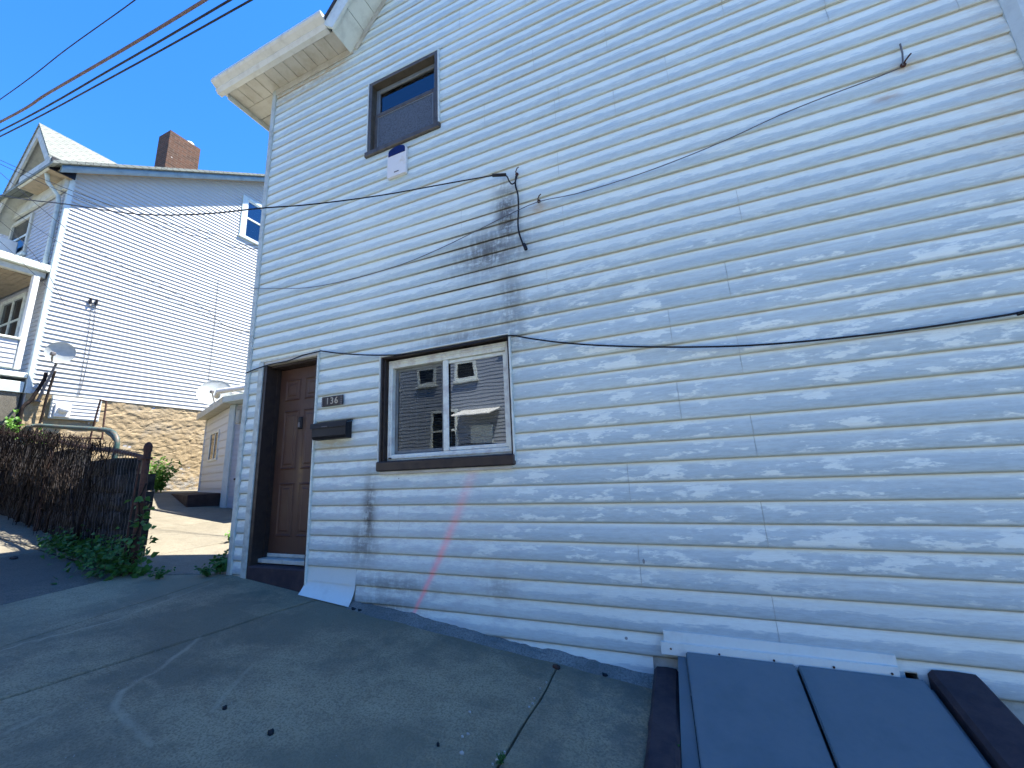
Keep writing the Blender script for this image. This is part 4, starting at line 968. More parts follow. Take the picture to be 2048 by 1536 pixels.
# ---- satellite dishes
def sat_dish(label, c, aim, rad, arm_dir, base, lnb=True):
    c = Vector(tuple(map(float, c))); t = thing('satellite_dish', label, 'satellite dish', tuple(c))
    z = Vector(aim).normalized(); Mx = z.to_track_quat('Z', 'Y').to_matrix().to_4x4()
    mb = MB(); pr = [(rad * k / 6, .16 * rad * (k / 6) ** 2) for k in range(7)]
    prof = pr + [(rad * 1.01, .16 * rad + .006)] + [(r, z_ - .012) for r, z_ in pr[::-1]]
    mb.lathe([(r, z_) for r, z_ in prof], 28, Mx); mb.obj('reflector', M['dish'], t)
    a = Vector(arm_dir).normalized(); r = rad
    root = Mx @ Vector((0, 0, -.02)); foot = Vector(base) - c
    mb = MB(); mb.tube([tuple(root), tuple(root * .5 + foot * .5 + Vector((0, 0, -.02))), tuple(foot)], .022, 8); mb.obj('mast', M['dishmetal'], t)
    edge = a * r * .98; tip = a * r * .45 + z * r * 1.0
    mb = MB(); mb.tube([tuple(root), tuple(edge + z * .02), tuple(edge * .8 + z * r * .55), tuple(tip)], .016, 6); mb.obj('feed_arm', M['dishmetal'], t)
    mb = MB(); q = tip; mb.bev(q.x - .04, q.x + .04, q.y - .035, q.y + .035, q.z - .03, q.z + .04, .012); mb.obj('receiver', M['dishmetal'], t)
    mb = MB(); mb.bev(foot.x - .05, foot.x + .05, foot.y - .05, foot.y + .05, foot.z - .015, foot.z + .015, .005); mb.obj('foot', M['dishmetal'], t)
dc = xl((122, 706), XH + .30)
sat_dish('round grey dish beside the neighbour stone basement corner', dc, (.82, -.55, .02), .225, (-.25, -.35, -.9), (XH + .06, dc[1] - .12, 3.25))
d2 = xl((430, 787), -10.6)
sat_dish('wide pale dish standing on the annex roof', d2, (.62, -.62, .35), .36, (.1, .1, -1), (float(d2[0]) + .06, float(d2[1]) + .1, float(d2[2]) - .45))

# ================================================================== ANNEX
ax = thing('rear_annex', 'low cream sided annex with small window behind the alley', 'annex', (-9.5, 3.4, 1.0)); ax.location = (0, 0, 0)
c0 = np.array([-8.48, 2.50]); u1 = np.array([-.93, .367]); u1 /= np.linalg.norm(u1); n1 = np.array([u1[1], -u1[0]]); n1 = n1 if n1[1] < 0 else -n1
aw = (1.06, 2.0, 1.98, 2.66)
lap_siding(ax, c0, u1, n1, 1.03, .17, 13, lambda z: .1, lambda z: 2.78, [aw, (-1, 5, 3.06, 9)], None, M['annex'], jitter=.0006, step=3)
lap_siding(ax, c0, (1, 0), (0, -1), 1.0, .13, 16, lambda z: .06, lambda z: 2.4, [(-1, 5, 3.02, 9)], None, M['house2f'], jitter=.0006, step=3)
mb = MB()
P0 = c0 - n1 * .002; P1 = P0 + u1 * 2.8; P2 = P1 + np.array([.8, 2.5]); P3 = np.array([-6.0, 5.0]); P4 = np.array([-6.0, 2.502])
mb.prism([(*P0, .85), (*P1, .85), (*P2, .85), (*P3, .85), (*P4, .85)], (0, 0, 2.2)); mb.obj('wall', M['annex'], ax)
mb = MB(); mb.bev(-.05, .12, -.05, .03, 0, 2.06, .008, Matrix.Translation((c0[0], c0[1], 1.0))); mb.obj('corner_trim', M['trim2'], ax)
Mr = Matrix.Translation((c0[0], c0[1], 0)) @ Matrix(((u1[0], -n1[0], 0, 0), (u1[1], -n1[1], 0, 0), (0, 0, 1, 0), (0, 0, 0, 1)))
mb = MB(); mb.bev(2.74, 2.82, -.03, .02, 1.2, 3.06, .005, Mr); mb.obj('corner_trim', M['annex'], ax)
mb = MB(); frame4(mb, aw[0], aw[1], aw[2], aw[3], .05, -.03, .02, .005); mb.v = [tuple(Mr @ Vector(q)) for q in mb.v]; awn = mb.obj('window', M['vinyl'], ax)
mb = MB(); mb.box(aw[0] + .05, aw[1] - .05, -.014, -.010, aw[2] + .05, aw[3] - .05, Mr); mb.obj('pane', M['glass_dark'], awn)
mb = MB(); xm_ = (aw[0] + aw[1]) / 2; mb.bev(xm_ - .1, xm_ - .05, -.026, -.0145, aw[2] + .05, aw[3] - .05, .003, Mr); mb.obj('sash', M['vinyl'], awn)
mb = MB(); mb.bev(-.1, 2.95, -.18, .12, 3.075, 3.11, .006, Mr); mb.obj('eave_soffit', M['cream2'], ax)
mb = MB(); mb.bev(-.1, 2.95, -.21, -.182, 3.06, 3.20, .006, Mr); mb.obj('fascia_board', M['cream2'], ax)
mb = MB(); A0 = Mr @ Vector((-.1, -.20, 3.2)); A1 = Mr @ Vector((2.95, -.20, 3.2)); A2 = Mr @ Vector((2.6, 2.0, 3.28)); A3 = Vector((-6.0, 3.6, 3.28)); A4 = Vector((-6.0, 2.2, 3.2)); mb.prism([tuple(q) for q in (A0, A1, A2, A3, A4)], (0, 0, .02)); mb.obj('roof', M['cream2'], ax)
mb = MB(); mb.bev(c0[0] + .1, -6.0, 2.2, 2.5, 3.06, 3.19, .008); mb.obj('fascia_board', M['trim2'], ax)
mb = MB(); mb.tube([(c0[0] - .25, 2.3, 3.24), (c0[0] + .05, 2.15, 3.29), (c0[0] + .6, 2.16, 3.28), (c0[0] + 2.4, 2.18, 3.27)], .055, 7); mb.obj('roof_flashing', M['white'], ax)
mb = MB(); q = at((480, 832), (0, 1, 0), 2.44); mb.bev(q[0] - .05, q[0] + .05, q[1] - .06, q[1] + .05, q[2] - .16, q[2] + .12, .015); mb.obj('wall_lamp', M['cream2'], ax)
mb = MB(); q = at((474, 958), (0, 1, 0), 2.46); mb.bev(q[0] - .08, q[0] + .04, q[1] - .02, q[1] + .03, q[2] - .02, q[2] + .02, .008); mb.obj('hose_tap', M['black'], ax)
mb = MB(); mb.bev(.25, 2.95, -.55, -.02, .7, 1.285, .012, Mr); tag(mb.obj('back_step', M['annexstep']), 'dark brown painted step along the foot of the cream annex', 'step')

# ================================================================== FENCE, RETAINING WALL, PIPES
YFN = -.46
fence = thing('chain_link_fence', 'rusty chain link fence with leaning end post beside the alley', 'fence', (-5.1, YFN, G(-5.1))); fo_ = Vector(fence.location)
def F(mb, name, mat): mb.v = [tuple(Vector(q) - fo_) for q in mb.v]; return mb.obj(name, mat, fence)
pt, pb = wl((296, 898), YFN), wl((264, 1150), YFN)
mb = MB(); mb.tube([tuple(pb - np.array([0, 0, .06])), tuple(pt)], .031, 12); F(mb, 'end_post', M['rust'])
mb = MB(); mb.lathe([(.033, -.03), (.037, .0), (.037, .025), (.03, .05), (.012, .07), (0, .074)], 12, Matrix.Translation(tuple(pt))); F(mb, 'post_cap', M['rust'])
def rail_z(x): return 1.80 + (-5.2 - x) * .128
mb = MB(); mb.tube([(pt[0], YFN - .01, rail_z(pt[0]) - .005)] + [(x, YFN - .01, rail_z(x) + .01 * math.sin(x * 3)) for x in np.linspace(-5.4, -11.6, 16)], .022, 8); F(mb, 'top_rail', M['rust'])
mb = MB(); tb = [tuple(wl(p, YFN - .03)) for p in ((279, 925), (268, 985), (255, 1060), (245, 1130))]; mb.tube(tb, .009, 5); F(mb, 'tension_bar', M['rust'])
for f in (.08, .45, .86):
    q = pt + (pb - pt) * f; mb = MB(); mb.lathe([(.042, -.012), (.047, -.012), (.047, .012), (.042, .012)], 12, Matrix.Translation(tuple(q))); mb.bev(q[0] - .11, q[0] - .03, q[1] - .03, q[1] - .022, q[2] - .012, q[2] + .012, .002); F(mb, 'tension_band', M['rust'])
for x in (-8.1, -11.2):
    mb = MB(); mb.tube([(x, YFN + .02, G(x) - .05), (x, YFN + .02, rail_z(x))], .026, 8); F(mb, 'line_post', M['rust'])
mb = MB(); pit = .075
xs_ = np.arange(-11.5, -5.2, pit)
for i, x in enumerate(xs_):
    zb0, zt0 = G(x) + .06, rail_z(x); n = int((zt0 - zb0) / pit)
    pts = [(x + (pit * .52 if (k % 2) else -.02 * pit) + .004 * math.sin(k * 2 + i), YFN - .012 - (.006 if k % 2 else 0), zb0 + k * (zt0 - zb0) / n) for k in range(n + 1)]
    mb.tube(pts, .0026, 3, cap=False)
for x in np.arange(-8.0, -5.25, .07):                                       # the rail's tie twists
    zt0 = rail_z(x); mb.tube([(x, YFN - .04, zt0 - .03), (x + .01, YFN - .035, zt0 + .03), (x + .03, YFN + .01, zt0 + .035)], .004, 3, cap=False)
cl = F(mb, 'chain_link_mesh', M['galv']); cl['kind'] = 'stuff'
# dark block wall behind the fence
rw = thing('retaining_wall', 'low dark stone block wall behind the chain link fence', 'wall', (-8, -.25, G(-8))); ro = Vector(rw.location)
def rough_block(x0, x1, z0, z1, y0, y1, seed):
    bm = bmesh.new(); nx, nz = 4, 3; mb = MB(); V = []
    for j in range(nz + 1):
        for i in range(nx + 1):
            x = x0 + (x1 - x0) * i / nx; z = z0 + (z1 - z0) * j / nz
            ed = (i in (0, nx)) or (j in (0, nz))
            y = y0 + (.022 if ed else 0) - (0 if ed else .022 * (noise.noise(Vector((x * 7, z * 9, seed))) + .3))
            V.append((x, y, z))
    bm.free(); fs = [(j * (nx + 1) + i, j * (nx + 1) + i + 1, (j + 1) * (nx + 1) + i + 1, (j + 1) * (nx + 1) + i) for j in range(nz) for i in range(nx)]
    mb.add(V, fs)
    per = list(range(nx + 1)) + [j * (nx + 1) + nx for j in range(1, nz + 1)] + [nz * (nx + 1) + i for i in range(nx - 1, -1, -1)] + [j * (nx + 1) for j in range(nz - 1, 0, -1)]
    b = len(mb.v); mb.v += [(V[k][0], y1, V[k][2]) for k in per]; m = len(per)
    for k in range(m): mb.f.append([per[k], b + k, b + (k + 1) % m, per[(k + 1) % m]]); mb.sm.append(False)
    mb.f.append([b + k for k in range(m)][::-1]); mb.sm.append(False)
    return mb
def wtop(x): return (1.70 if x > -5.9 else 1.75 + (-5.7 - x) * .11)
bh = .19
for k in range(10):
    z0 = .45 + k * (bh + .008)
    x = -5.66 - (.02 * (k % 2)) - random.uniform(0, .02)
    while x > -11.6:
        L = random.uniform(.3, .46); xm_ = x - L / 2
        if z0 + bh > G(xm_) - .05 and z0 + bh < wtop(xm_) + .05:
            yj = random.uniform(-.012, .012)
            m2 = rough_block(x - L, x, z0, z0 + bh, -.40 + yj, -.14, k * 7.3 + x); m2.v = [tuple(Vector(q) - ro) for q in m2.v]; m2.obj('block', M['stoneblock'], rw)
        x -= L + .009
mb = MB(); mb.prism([(-5.75, -.36, G(-5.7) - .2), (-11.6, -.36, G(-11.6) - .2), (-11.6, -.36, 2.2), (-5.78, -.36, 1.5)], (0, .19, 0)); mb.v = [tuple(Vector(q) - ro) for q in mb.v]; mb.obj('mortar_core', M['joint'], rw)
# dry vines tangled on the fence
mb = MB()
for i in range(900):
    x = -5.7 - 5.6 * random.random() ** .85; z = random.uniform(G(x) + .15, rail_z(x) + .10)
    if x > -6.6 and random.random() < .55: continue
    a = random.uniform(-.5, .5) + (math.pi / 2 if random.random() < .55 else random.uniform(0, 6.28)); L = random.uniform(.12, .5); pts = []; y = YFN - random.uniform(.0, .07)
    for k in range(5):
        pts.append((x, y, z)); x += math.cos(a) * L / 4; z += math.sin(a) * L / 4; a += random.uniform(-.7, .7); y += random.uniform(-.015, .015)
        if z > rail_z(x) + .14: z = rail_z(x) + .1 * random.random(); a = -a
    mb.tube(pts, [random.uniform(.003, .006)] * 4 + [.002], 3, cap=False)
for i in range(14):
    x = random.uniform(-11, -6.4); z = G(x) + .05; pts = []; a = math.pi / 2 + random.uniform(-.3, .3)
    for k in range(8):
        pts.append((x, YFN - .03 + random.uniform(-.02, .02), z)); x += math.cos(a) * .16; z += math.sin(a) * .16; a += random.uniform(-.4, .4)
        if z > rail_z(x): break
    if len(pts) > 2: mb.tube(pts, [.014 - .0012 * k for k in range(len(pts))], 5, cap=False)
for i in range(420):                                                          # fuzz along the rail
    x = random.uniform(-11.4, -6.0); z = rail_z(x) + random.uniform(-.12, .05); a = random.uniform(0, 6.28); L = random.uniform(.05, .2)
    mb.tube([(x, YFN - random.uniform(0, .06), z), (x + L * .5 * math.cos(a), YFN - random.uniform(0, .08), z + L * .5 * math.sin(a) + .02), (x + L * math.cos(a + .5), YFN - random.uniform(0, .06), z + L * math.sin(a + .5))], .003, 3, cap=False)
tag(mb.obj('dry_vines', M['twig']), 'tangle of dry brown vines over the chain link fence', 'vines', kind='stuff')
# green pipe rail and rusty pipe frame standing behind the wall
yp = .35
gp = thing('green_pipe_rail', 'green bent pipe rail standing behind the fence', 'railing', tuple(wl((42, 880), yp)))
go = np.array(gp.location)
def pth(px): return [tuple(wl(p, yp) - go) for p in px]
mb = MB(); mb.tube(smooth_path(pth([(42, 905), (43, 876), (48, 860), (60, 853), (78, 851), (120, 854), (170, 857), (212, 860), (226, 865), (233, 876), (234, 890), (228, 925), (225, 960)]), 3), .034, 8); mb.obj('top_pipe', M['greenpipe'], gp)
mb = MB(); mb.tube(smooth_path(pth([(38, 905), (40, 880), (50, 867), (62, 858)]), 3), .03, 8); mb.obj('brace', M['greenpipe'], gp)
mb = MB(); mb.tube(smooth_path(pth([(232, 880), (226, 872), (215, 864)]), 3), .03, 8); mb.obj('brace', M['greenpipe'], gp)
yp = .8
rp = thing('rusty_pipe_frame', 'thin rusty pipe frame standing behind the green rail', 'pipe frame', tuple(wl((175, 905), yp))); go = np.array(rp.location)
for px in ([(-30, 867), (90, 873), (204, 877)], [(204, 879), (208, 840), (213, 803)], [(172, 925), (182, 870), (192, 832), (201, 800)], [(201, 800), (207, 801), (213, 803)]):
    mb = MB(); mb.tube(pth(px), .014, 6); mb.obj('pipe', M['rust'], rp)

# ================================================================== PLANTS
def leaf_at(mb, c, nrm, size, ang, fold=.25):
    n = Vector(nrm).normalized(); a = n.orthogonal().normalized(); a = Matrix.Rotation(ang, 3, n) @ a; b = n.cross(a)
    c = Vector(c); L = size
    p0 = c; p1 = c + a * L * .45 + b * L * .38 + n * fold * L * .3; p2 = c + a * L * 1.05 - n * L * .12; p3 = c + a * L * .45 - b * L * .38 + n * fold * L * .3; m1 = c + a * L * .5
    q1 = c + a * L * .12 + b * L * .25; q3 = c + a * L * .12 - b * L * .25
    mb.add([p0, q1, p1, p2, p3, q3, m1], [(0, 6, 1), (0, 1, 2) if False else (0, 1, 6)][:0] + [(0, 1, 6), (1, 2, 6), (2, 3, 6), (3, 4, 6), (4, 5, 6), (5, 0, 6)])
def rdir(up=.6):
    return Vector((random.gauss(0, 1), random.gauss(-.3, 1), abs(random.gauss(0, 1)) + up))
mb = MB()
for i in range(1500):                                                         # ground ivy along the foot of the fence
    t = random.random(); x = -5.0 - 2.1 * t ** 1.2
    yy = YFN - .03 - abs(random.gauss(0, .10 + .06 * (1 - t))); hz = abs(random.gauss(0, .05 + .09 * (1 - t)))
    leaf_at(mb, (x + random.gauss(0, .04), yy + random.uniform(0, .12), G(x) + .01 + hz), rdir(), random.uniform(.03, .06), random.uniform(0, 6.28))
tag(mb.obj('ground_ivy', M['leaf']), 'green ivy spilling from the foot of the chain link fence', 'ivy', kind='stuff')
vine = thing('climbing_vine', 'leafy green vine climbing the rusty fence end post', 'vine', (-5.05, YFN, G(-5.05))); vo_ = Vector(vine.location)
mb = MB(); st = [(.02, .0, 0), (-.02, -.05, .2), (.05, -.02, .45), (.03, -.05, .7), (.08, -.03, .85)]; mb.tube(st, .008, 5); mb.obj('stem', M['twig'], vine)
mb = MB()
for i in range(110):
    z = random.random() ** 2.0 * .75; x = .07 + random.gauss(0, .05) + (.07 * random.random() if z < .5 else 0)
    leaf_at(mb, (x, -.02 + random.gauss(0, .05), z), rdir(.1), random.uniform(.04, .085), random.uniform(0, 6.28))
lv = mb.obj('leaf', M['leaf'], vine); lv['kind'] = 'stuff'
def weed(p, h, n, label, mat, spread=.5, leafy=True, pt=None):
    t = thing('weed', label, 'weed', tuple(map(float, p)), 'weeds in the alley'); mb = MB(); m2 = MB()
    for i in range(n):
        a = random.uniform(0, 6.28); r = random.uniform(.15, 1) * spread; L = h * random.uniform(.5, 1); pts = []
        for k in range(5):
            f = k / 4; pts.append((math.cos(a) * r * L * f ** 1.4, math.sin(a) * r * L * f ** 1.4, L * f * (1 - .25 * f * r)))
        mb.tube(pts, [.004, .004, .003, .002, .001], 3, cap=False)
        if leafy:
            for k in range(1, 5):
                for s_ in (-1, 1): leaf_at(m2, pts[k], (math.cos(a + s_), math.sin(a + s_), 1.0), random.uniform(.03, .06) * min(1.3, h / .22), random.uniform(0, 6.28))
    mb.obj('stem', mat, t)
    if leafy: o = m2.obj('leaf', mat, t); o['kind'] = 'stuff'
q = gr((440, 1148)); weed(q, .22, 22, 'dark green weed tuft at the house corner in the alley mouth', M['leaf'], .8)
q = gr((415, 1153)); weed(q, .13, 14, 'small green weed left of the tuft at the house corner', M['leaf'], 1.0)
q = gr((461, 1084)); weed(q, .16, 16, 'bright sunlit weed on the yard concrete beside the house', M['grass'], .7)
q = gr((318, 1158)); weed(q, .12, 16, 'low weed at the foot of the fence post', M['leaf'], 1.1)
for (px, h, lb) in (((312, 985), .55, 'pale bush at the foot of the stone basement'), ((326, 950), .5, 'sunlit leafy bush against the tan stone wall'), ((278, 960), .6, 'pale leafy bush behind the end of the block wall')):
    q = xl(px, XH + .35); q[2] = G(q[0]) ; weed(q, h * 1.6, 44, lb, M['grass'], .45)
# ivy trunk and branches on the neighbour's corner
iv = thing('ivy_vine', 'leafy vine with bare trunk climbing the neighbour basement corner', 'vine', tuple(xl((30, 900), XH + .12))); io = np.array(iv.location)
mb = MB(); mb.tube(smooth_path([tuple(xl(p, XH + .12) - io) for p in ((25, 905), (38, 850), (45, 815), (62, 800), (88, 760), (92, 745))], 3), .03, 6); mb.tube(smooth_path([tuple(xl(p, XH + .12) - io) for p in ((70, 870), (82, 840), (92, 800), (103, 765), (110, 742))], 3), .022, 6); mb.obj('trunk', M['twig'], iv)
mb = MB()
for i in range(160):
    px = (random.gauss(25, 9), random.gauss(852, 16)) if i < 110 else (random.gauss(82, 6), random.gauss(880, 6)); q = xl(px, XH + .12 + random.uniform(0, .25)) - io
    leaf_at(mb, tuple(q), rdir(.2), random.uniform(.05, .09), random.uniform(0, 6.28))
o = mb.obj('leaf', M['grass'], iv); o['kind'] = 'stuff'

# the fence line swings slightly back from the street towards the neighbour
_R = Matrix.Translation((-5.1, YFN, 0)) @ Matrix.Rotation(-.095, 4, 'Z') @ Matrix.Translation((5.1, -YFN, 0))
for nm_ in ('chain_link_fence', 'retaining_wall', 'dry_vines', 'ground_ivy'):
    o = bpy.data.objects[nm_]; o.matrix_world = _R @ Matrix.Translation(o.location)

# ---- litter on the sidewalk
def litter(p, size, label, mat, flat=True):
    q = gr(p); mb = MB(); n = 7; R = [size * random.uniform(.6, 1.1) for _ in range(n)]
    V = [(R[k] * math.cos(6.28 * k / n), R[k] * .75 * math.sin(6.28 * k / n), .004 + random.uniform(0, .01 if flat else .0) - GS * R[k] * math.cos(6.28 * k / n)) for k in range(n)]
    B_ = [(x, y, -.003 - GS * x) for (x, y, z) in V]; top = (0, 0, .012 if flat else size * .7)
    mb.add(V + B_ + [top], [(k, (k + 1) % n, 2 * n) for k in range(n)] + [(n + k, n + (k + 1) % n, (k + 1) % n, k) for k in range(n)])
    o = mb.obj('dead_leaf' if flat else 'pebble', mat); o.location = (q[0], q[1], q[2] + .002); return tag(o, label, 'leaf' if flat else 'pebble', 'litter on the sidewalk')
litter((541, 1468), .020, 'largest dark dead leaf lying on the sidewalk', M['dryleaf'])
litter((449, 1418), .012, 'dark leaf left of the largest leaf on the sidewalk', M['dryleaf'])
litter((876, 1492), .009, 'dark leaf at the bottom edge of the sidewalk view', M['dryleaf'])
litter((708, 1219), .026, 'dark leaf just below the corner of the white patch board', M['dryleaf'])
litter((721, 1222), .030, 'curled dark leaf right of the patch board corner', M['dryleaf'])
litter((1113, 1336), .03, 'reddish dead leaf caught at the wall end of the joint', M['rust'])
litter((28, 1117), .05, 'dark clump lying on the dark pavement near the left edge', M['dryleaf'])
litter((1210, 1352), .02, 'twig-like dark leaf near the cellar curb', M['dryleaf'])
litter((924, 1507), .012, 'largest pale pebble near the sidewalk joint', M['pebble'], False)
k = 0
for p in ((1082, 1378), (1070, 1398), (1066, 1408), (1094, 1366), (1000, 1512), (1008, 1506), (994, 1522), (986, 1530), (926, 1474), (937, 1469), (941, 1425), (1058, 1415)):
    o = litter((p[0] + random.uniform(-2, 2), p[1]), random.uniform(.005, .009), 'tiny pale pebble along the sidewalk joint', M['pebble'], False); o['group'] = 'tiny pebbles along the joint'
wp = gr((1003, 1528)); weed(wp, .05, 10, 'tiny weed in the joint at the bottom edge', M['leaf'], 1.0)
wp = gr((1350, 1525)); weed((-.185, -.62, G(-.185)), .06, 10, 'tiny weed squeezed beside the cellar door frame', M['leaf'], .6)

# ================================================================== OVERHEAD WIRES
def owire(pts, r, label, mat=None, ext=True):
    pts = [np.array(q, float) for q in pts]
    pts = [pts[0] + 4 * (pts[0] - pts[1])] + pts
    if ext: pts = pts + [pts[-1] + 6 * (pts[-1] - pts[-2])]
    wire('overhead_wire', smooth_path(pts, 6), r, mat or M['cable'], label, 'overhead street wires')
owire([wl((-260, 375), -.95), wl((0, 199), -.95), (wl((135, 97), -.95)), wl((270, 0), -.95), wl((420, -118), -.95)], .0065, 'thinnest overhead wire, uppermost of the four across the sky')
owire([wl((-260, 373), -1.05), wl((0, 244), -1.05), wl((97, 186), -1.05), wl((250, 97), -1.05), wl((410, 0), -1.05), wl((560, -95), -1.05)], .015, 'thick weathered overhead cable, second from the top', M['wirebrown'])
owire([wl((-260, 384), -1.15), wl((0, 262), -1.15), wl((230, 134), -1.15), wl((460, 0), -1.15), wl((620, -96), -1.15)], .0095, 'dark overhead wire, third from the top')
owire([wl((-260, 396), -1.2), wl((0, 273), -1.2), wl((250, 140), -1.2), wl((502, 0), -1.2), wl((660, -90), -1.2)], .008, 'dark overhead wire, lowest of the four across the sky')
def drop(px, y0, y1, r, label):
    n = len(px); P_ = [wl(p, y0 + (y1 - y0) * i / (n - 1)) for i, p in enumerate(px)]
    if px[-1][0] > 300: P_.append(np.array([-2.72, 2.6, float(P_[-1][2]) - .05]))
    owire(P_, r, label, None, False)
drop([(-120, 262), (0, 320), (140, 380), (300, 437), (420, 466), (530, 490)], -.6, 1.6, .006, 'upper of two close drop wires crossing the neighbour siding')
drop([(-120, 272), (0, 328), (140, 390), (300, 448), (420, 478), (530, 497)], -.6, 1.65, .006, 'lower of two close drop wires crossing the neighbour siding')
drop([(-120, 240), (0, 345), (130, 455), (250, 535), (400, 612), (515, 665)], -.8, 1.3, .005, 'thin drop wire slanting steeply across the neighbour siding')
drop([(-100, 330), (0, 403), (110, 480), (230, 550), (390, 620), (510, 668)], -.8, 1.2, .004, 'faint drop wire below the steep one on the neighbour siding')
drop([(-80, 430), (0, 483), (60, 540), (125, 598), (183, 606)], -.6, .6, .004, 'thin wire ending at the neighbour service bracket')
drop([(-80, 395), (0, 442), (60, 500), (100, 555), (130, 612)], -.6, .55, .004, 'thin wire crossing the neighbour porch corner')

# ================================================================== ACROSS THE STREET, BRICK NEIGHBOUR, PARKED CAR (seen in the glass)
YO = -11.6
def opp_house(xa, xb, zb, zt, mat, label, wins, aw_x=None, gable=True):
    t = thing('house_across_street', label, 'house', (0, 0, 0), 'houses across the street')
    holes_ = [(-b, -a, c, d) for (a, b, c, d) in wins]
    lap_siding(t, (0, YO), (-1, 0), (0, 1), zb, .15, int((zt - zb) / .15), lambda z: -xb, lambda z: -xa, holes_, None, mat, proud=.02, jitter=.0005, step=6)
    mb = MB(); mb.box(xa + .01, xb - .01, YO - 7, YO - .01, zb - 1.2, zt); mb.obj('wall', M['trim'], t)
    if gable:
        mb = MB(); xm_ = (xa + xb) / 2; mb.prism([(xa - .4, YO + .4, zt), (xb + .4, YO + .4, zt), (xm_, YO + .4, zt + 1.3)], (0, -7.8, 0)); mb.obj('roof', M['shingle_dark'], t)
    for (a, b, c, d) in wins:
        mb = MB(); frame4(mb, a, b, c, d, .12, YO - .02, YO + .06, .006); f_ = mb.obj('window', M['vinyl'], t)
        mb = MB(); mb.box(a + .1, b - .1, YO + .0, YO + .006, c + .1, d - .1); mb.obj('pane', M['glass_dark'], f_)
        mb = MB(); mb.bev(a + .12, b - .12, YO + .008, YO + .03, (c + d) / 2 - .04, (c + d) / 2 + .04, .005); mb.obj('sash', M['vinyl'], f_)
        mb = MB(); mb.bev(a - .08, b + .08, YO + .0, YO + .12, c - .1, c - .004, .008); mb.obj('sill', M['vinyl'], f_)
    if aw_x is not None:
        mb = MB(); za = G(aw_x) + 2.7; n = 10
        for k in range(n):
            x0_ = aw_x - .9 + 1.8 * k / n; mb.prism([(x0_, YO + .05, za + .35), (x0_ + 1.8 / n - .02, YO + .05, za + .35), (x0_ + 1.8 / n - .02, YO + 1.1, za), (x0_, YO + 1.1, za)], (0, 0, .03))
        mb.obj('awning', M['awning'], t)
        mb = MB(); mb.bev(aw_x - .5, aw_x + .5, YO - .01, YO + .07, G(aw_x) + .3, G(aw_x) + 2.4, .01); mb.obj('door', M['vinyl'], t)
    return t
opp_house(-13.5, -6.2, 1.6, 8.3, M['oppsiding'], 'tan sided house across the street reflected in the slider', [(-12.6, -11.6, 5.3, 6.8), (-10.6, -9.6, 5.3, 6.8), (-8.6, -7.6, 5.3, 6.8), (-12.8, -11.7, 2.3, 4.1), (-9.9, -8.5, 2.3, 4.1)], -7.4)
opp_house(-5.7, 1.2, .8, 7.4, M['oppdark'], 'grey sided house across the street beside the tan one', [(-5.0, -4.0, 4.5, 6.0), (-2.9, -1.9, 4.5, 6.0), (-.6, .4, 4.5, 6.0), (-5.0, -3.9, 1.6, 3.4), (-2.9, -1.9, 1.6, 3.4)], .2)
opp_house(1.9, 9.2, .3, 6.8, M['oppsiding'], 'tan sided house across the street farthest downhill', [(2.8, 3.8, 3.9, 5.4), (5.0, 6.0, 3.9, 5.4), (2.8, 3.8, .9, 2.6), (7.2, 8.2, 3.9, 5.4)], 6.0)
opp_house(-22, -14.2, 2.6, 9.2, M['oppdark'], 'grey sided house across the street farthest uphill', [(-16.2, -15.2, 6, 7.5), (-18.6, -17.6, 6, 7.5), (-16.2, -15.2, 3.2, 4.9)], -19.5)
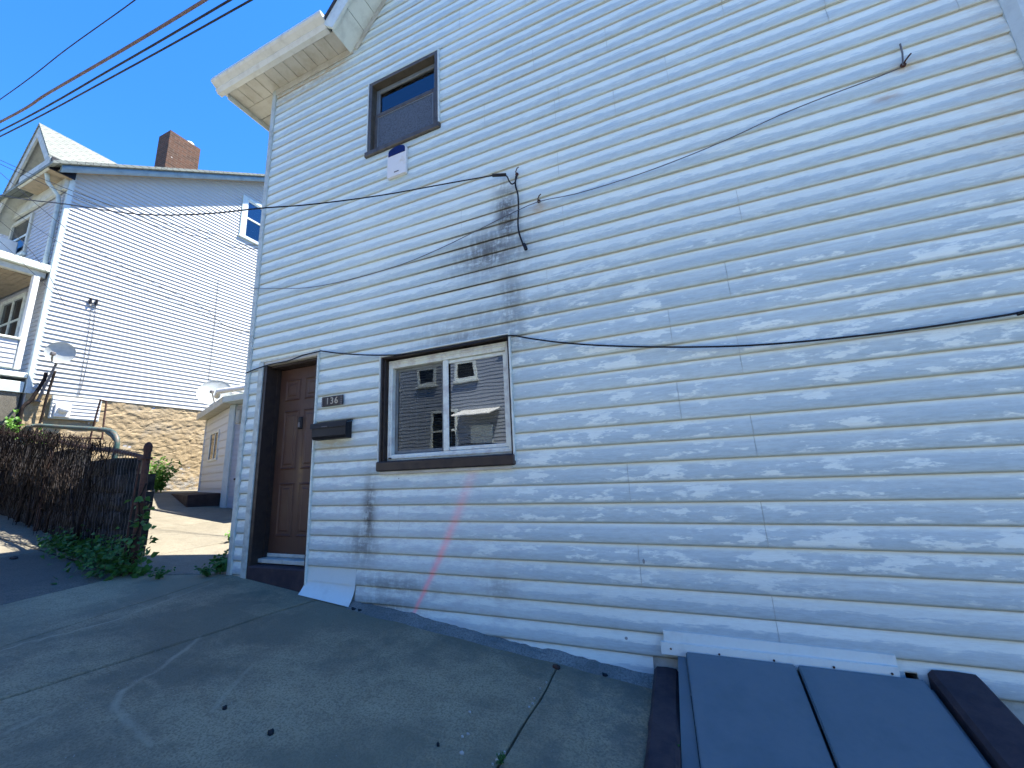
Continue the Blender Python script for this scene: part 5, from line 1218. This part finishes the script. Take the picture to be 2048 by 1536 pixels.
# brick house butted to the right
br = thing('brick_house', 'red brick house butted against the right corner of the white house', 'house', (0, 0, 0))
mb = MB(); mb.box(2.155, 8.5, .03, 8, -.8, 8.6); mb.obj('wall', M['brickwall'], br)
mb = MB(); mb.bev(2.16, 8.6, -.2, .02, 8.5, 8.7, .01); mb.obj('cornice', M['fascia'], br)
for x in (3.2, 5.8):
    for z in (1.3, 4.9):
        mb = MB(); frame4(mb, x, x + 1, z, z + 1.5, .08, -.03, .028, .005); f_ = mb.obj('window', M['vinyl'], br); mb = MB(); mb.box(x + .08, x + .92, .0, .006, z + .08, z + 1.42); mb.obj('pane', M['glass_dark'], f_)
# parked car on the far side
car = thing('parked_car', 'dark parked car across the street reflected low in the slider', 'car', (-5.4, -8.0, G(-5.4) - .14)); car.rotation_euler = (0, math.atan(GS), 0); car.scale = (1, 1, 1.22)
prof = [(-2.15, .35), (-2.2, .62), (-2.05, .80), (-1.35, .90), (-.75, 1.36), (.35, 1.42), (1.15, 1.02), (2.0, .92), (2.2, .70), (2.2, .35)]
bm = bmesh.new(); L_ = [bm.verts.new((x, -.86 + (.14 if z > 1 else 0), z)) for x, z in prof]; R_ = [bm.verts.new((x, .86 - (.14 if z > 1 else 0), z)) for x, z in prof]
bm.faces.new(L_); bm.faces.new(R_[::-1])
for i in range(len(prof)): bm.faces.new((L_[i], R_[i], R_[(i + 1) % len(prof)], L_[(i + 1) % len(prof)]))
bmesh.ops.recalc_face_normals(bm, faces=bm.faces); bmesh.ops.bevel(bm, geom=bm.edges[:], offset=.05, segments=2, affect='EDGES')
me = bpy.data.meshes.new('body'); bm.to_mesh(me); bm.free(); me.materials.append(M['carpaint']); link(bpy.data.objects.new('body', me), car)
mb = MB(); mb.prism([(-.70, .75, 1.34), (.33, .75, 1.38), (1.0, .83, 1.04), (-1.2, .83, .94)], (0, .03, 0)); mb.obj('side_window', M['glass'], car)
for x in (-1.4, 1.35):
    for y in (-.80, .80):
        mb = MB(); mb.lathe([(.0, -.1), (.2, -.1), (.32, -.09), (.33, 0), (.32, .09), (.2, .1), (0, .1)], 18, Matrix.Translation((x, y, .33)) @ Matrix.Rotation(math.pi / 2, 4, 'X')); wv_ = mb.obj('wheel', M['tyre'], car)
        mb = MB(); mb.lathe([(.19, -.104), (.17, -.112), (0, -.105)], 14, Matrix.Translation((x, y, .33)) @ Matrix.Rotation(math.pi / 2 * (1 if y > 0 else -1) + (0 if y < 0 else 0), 4, 'X')); mb.obj('rim', M['dish'], wv_)
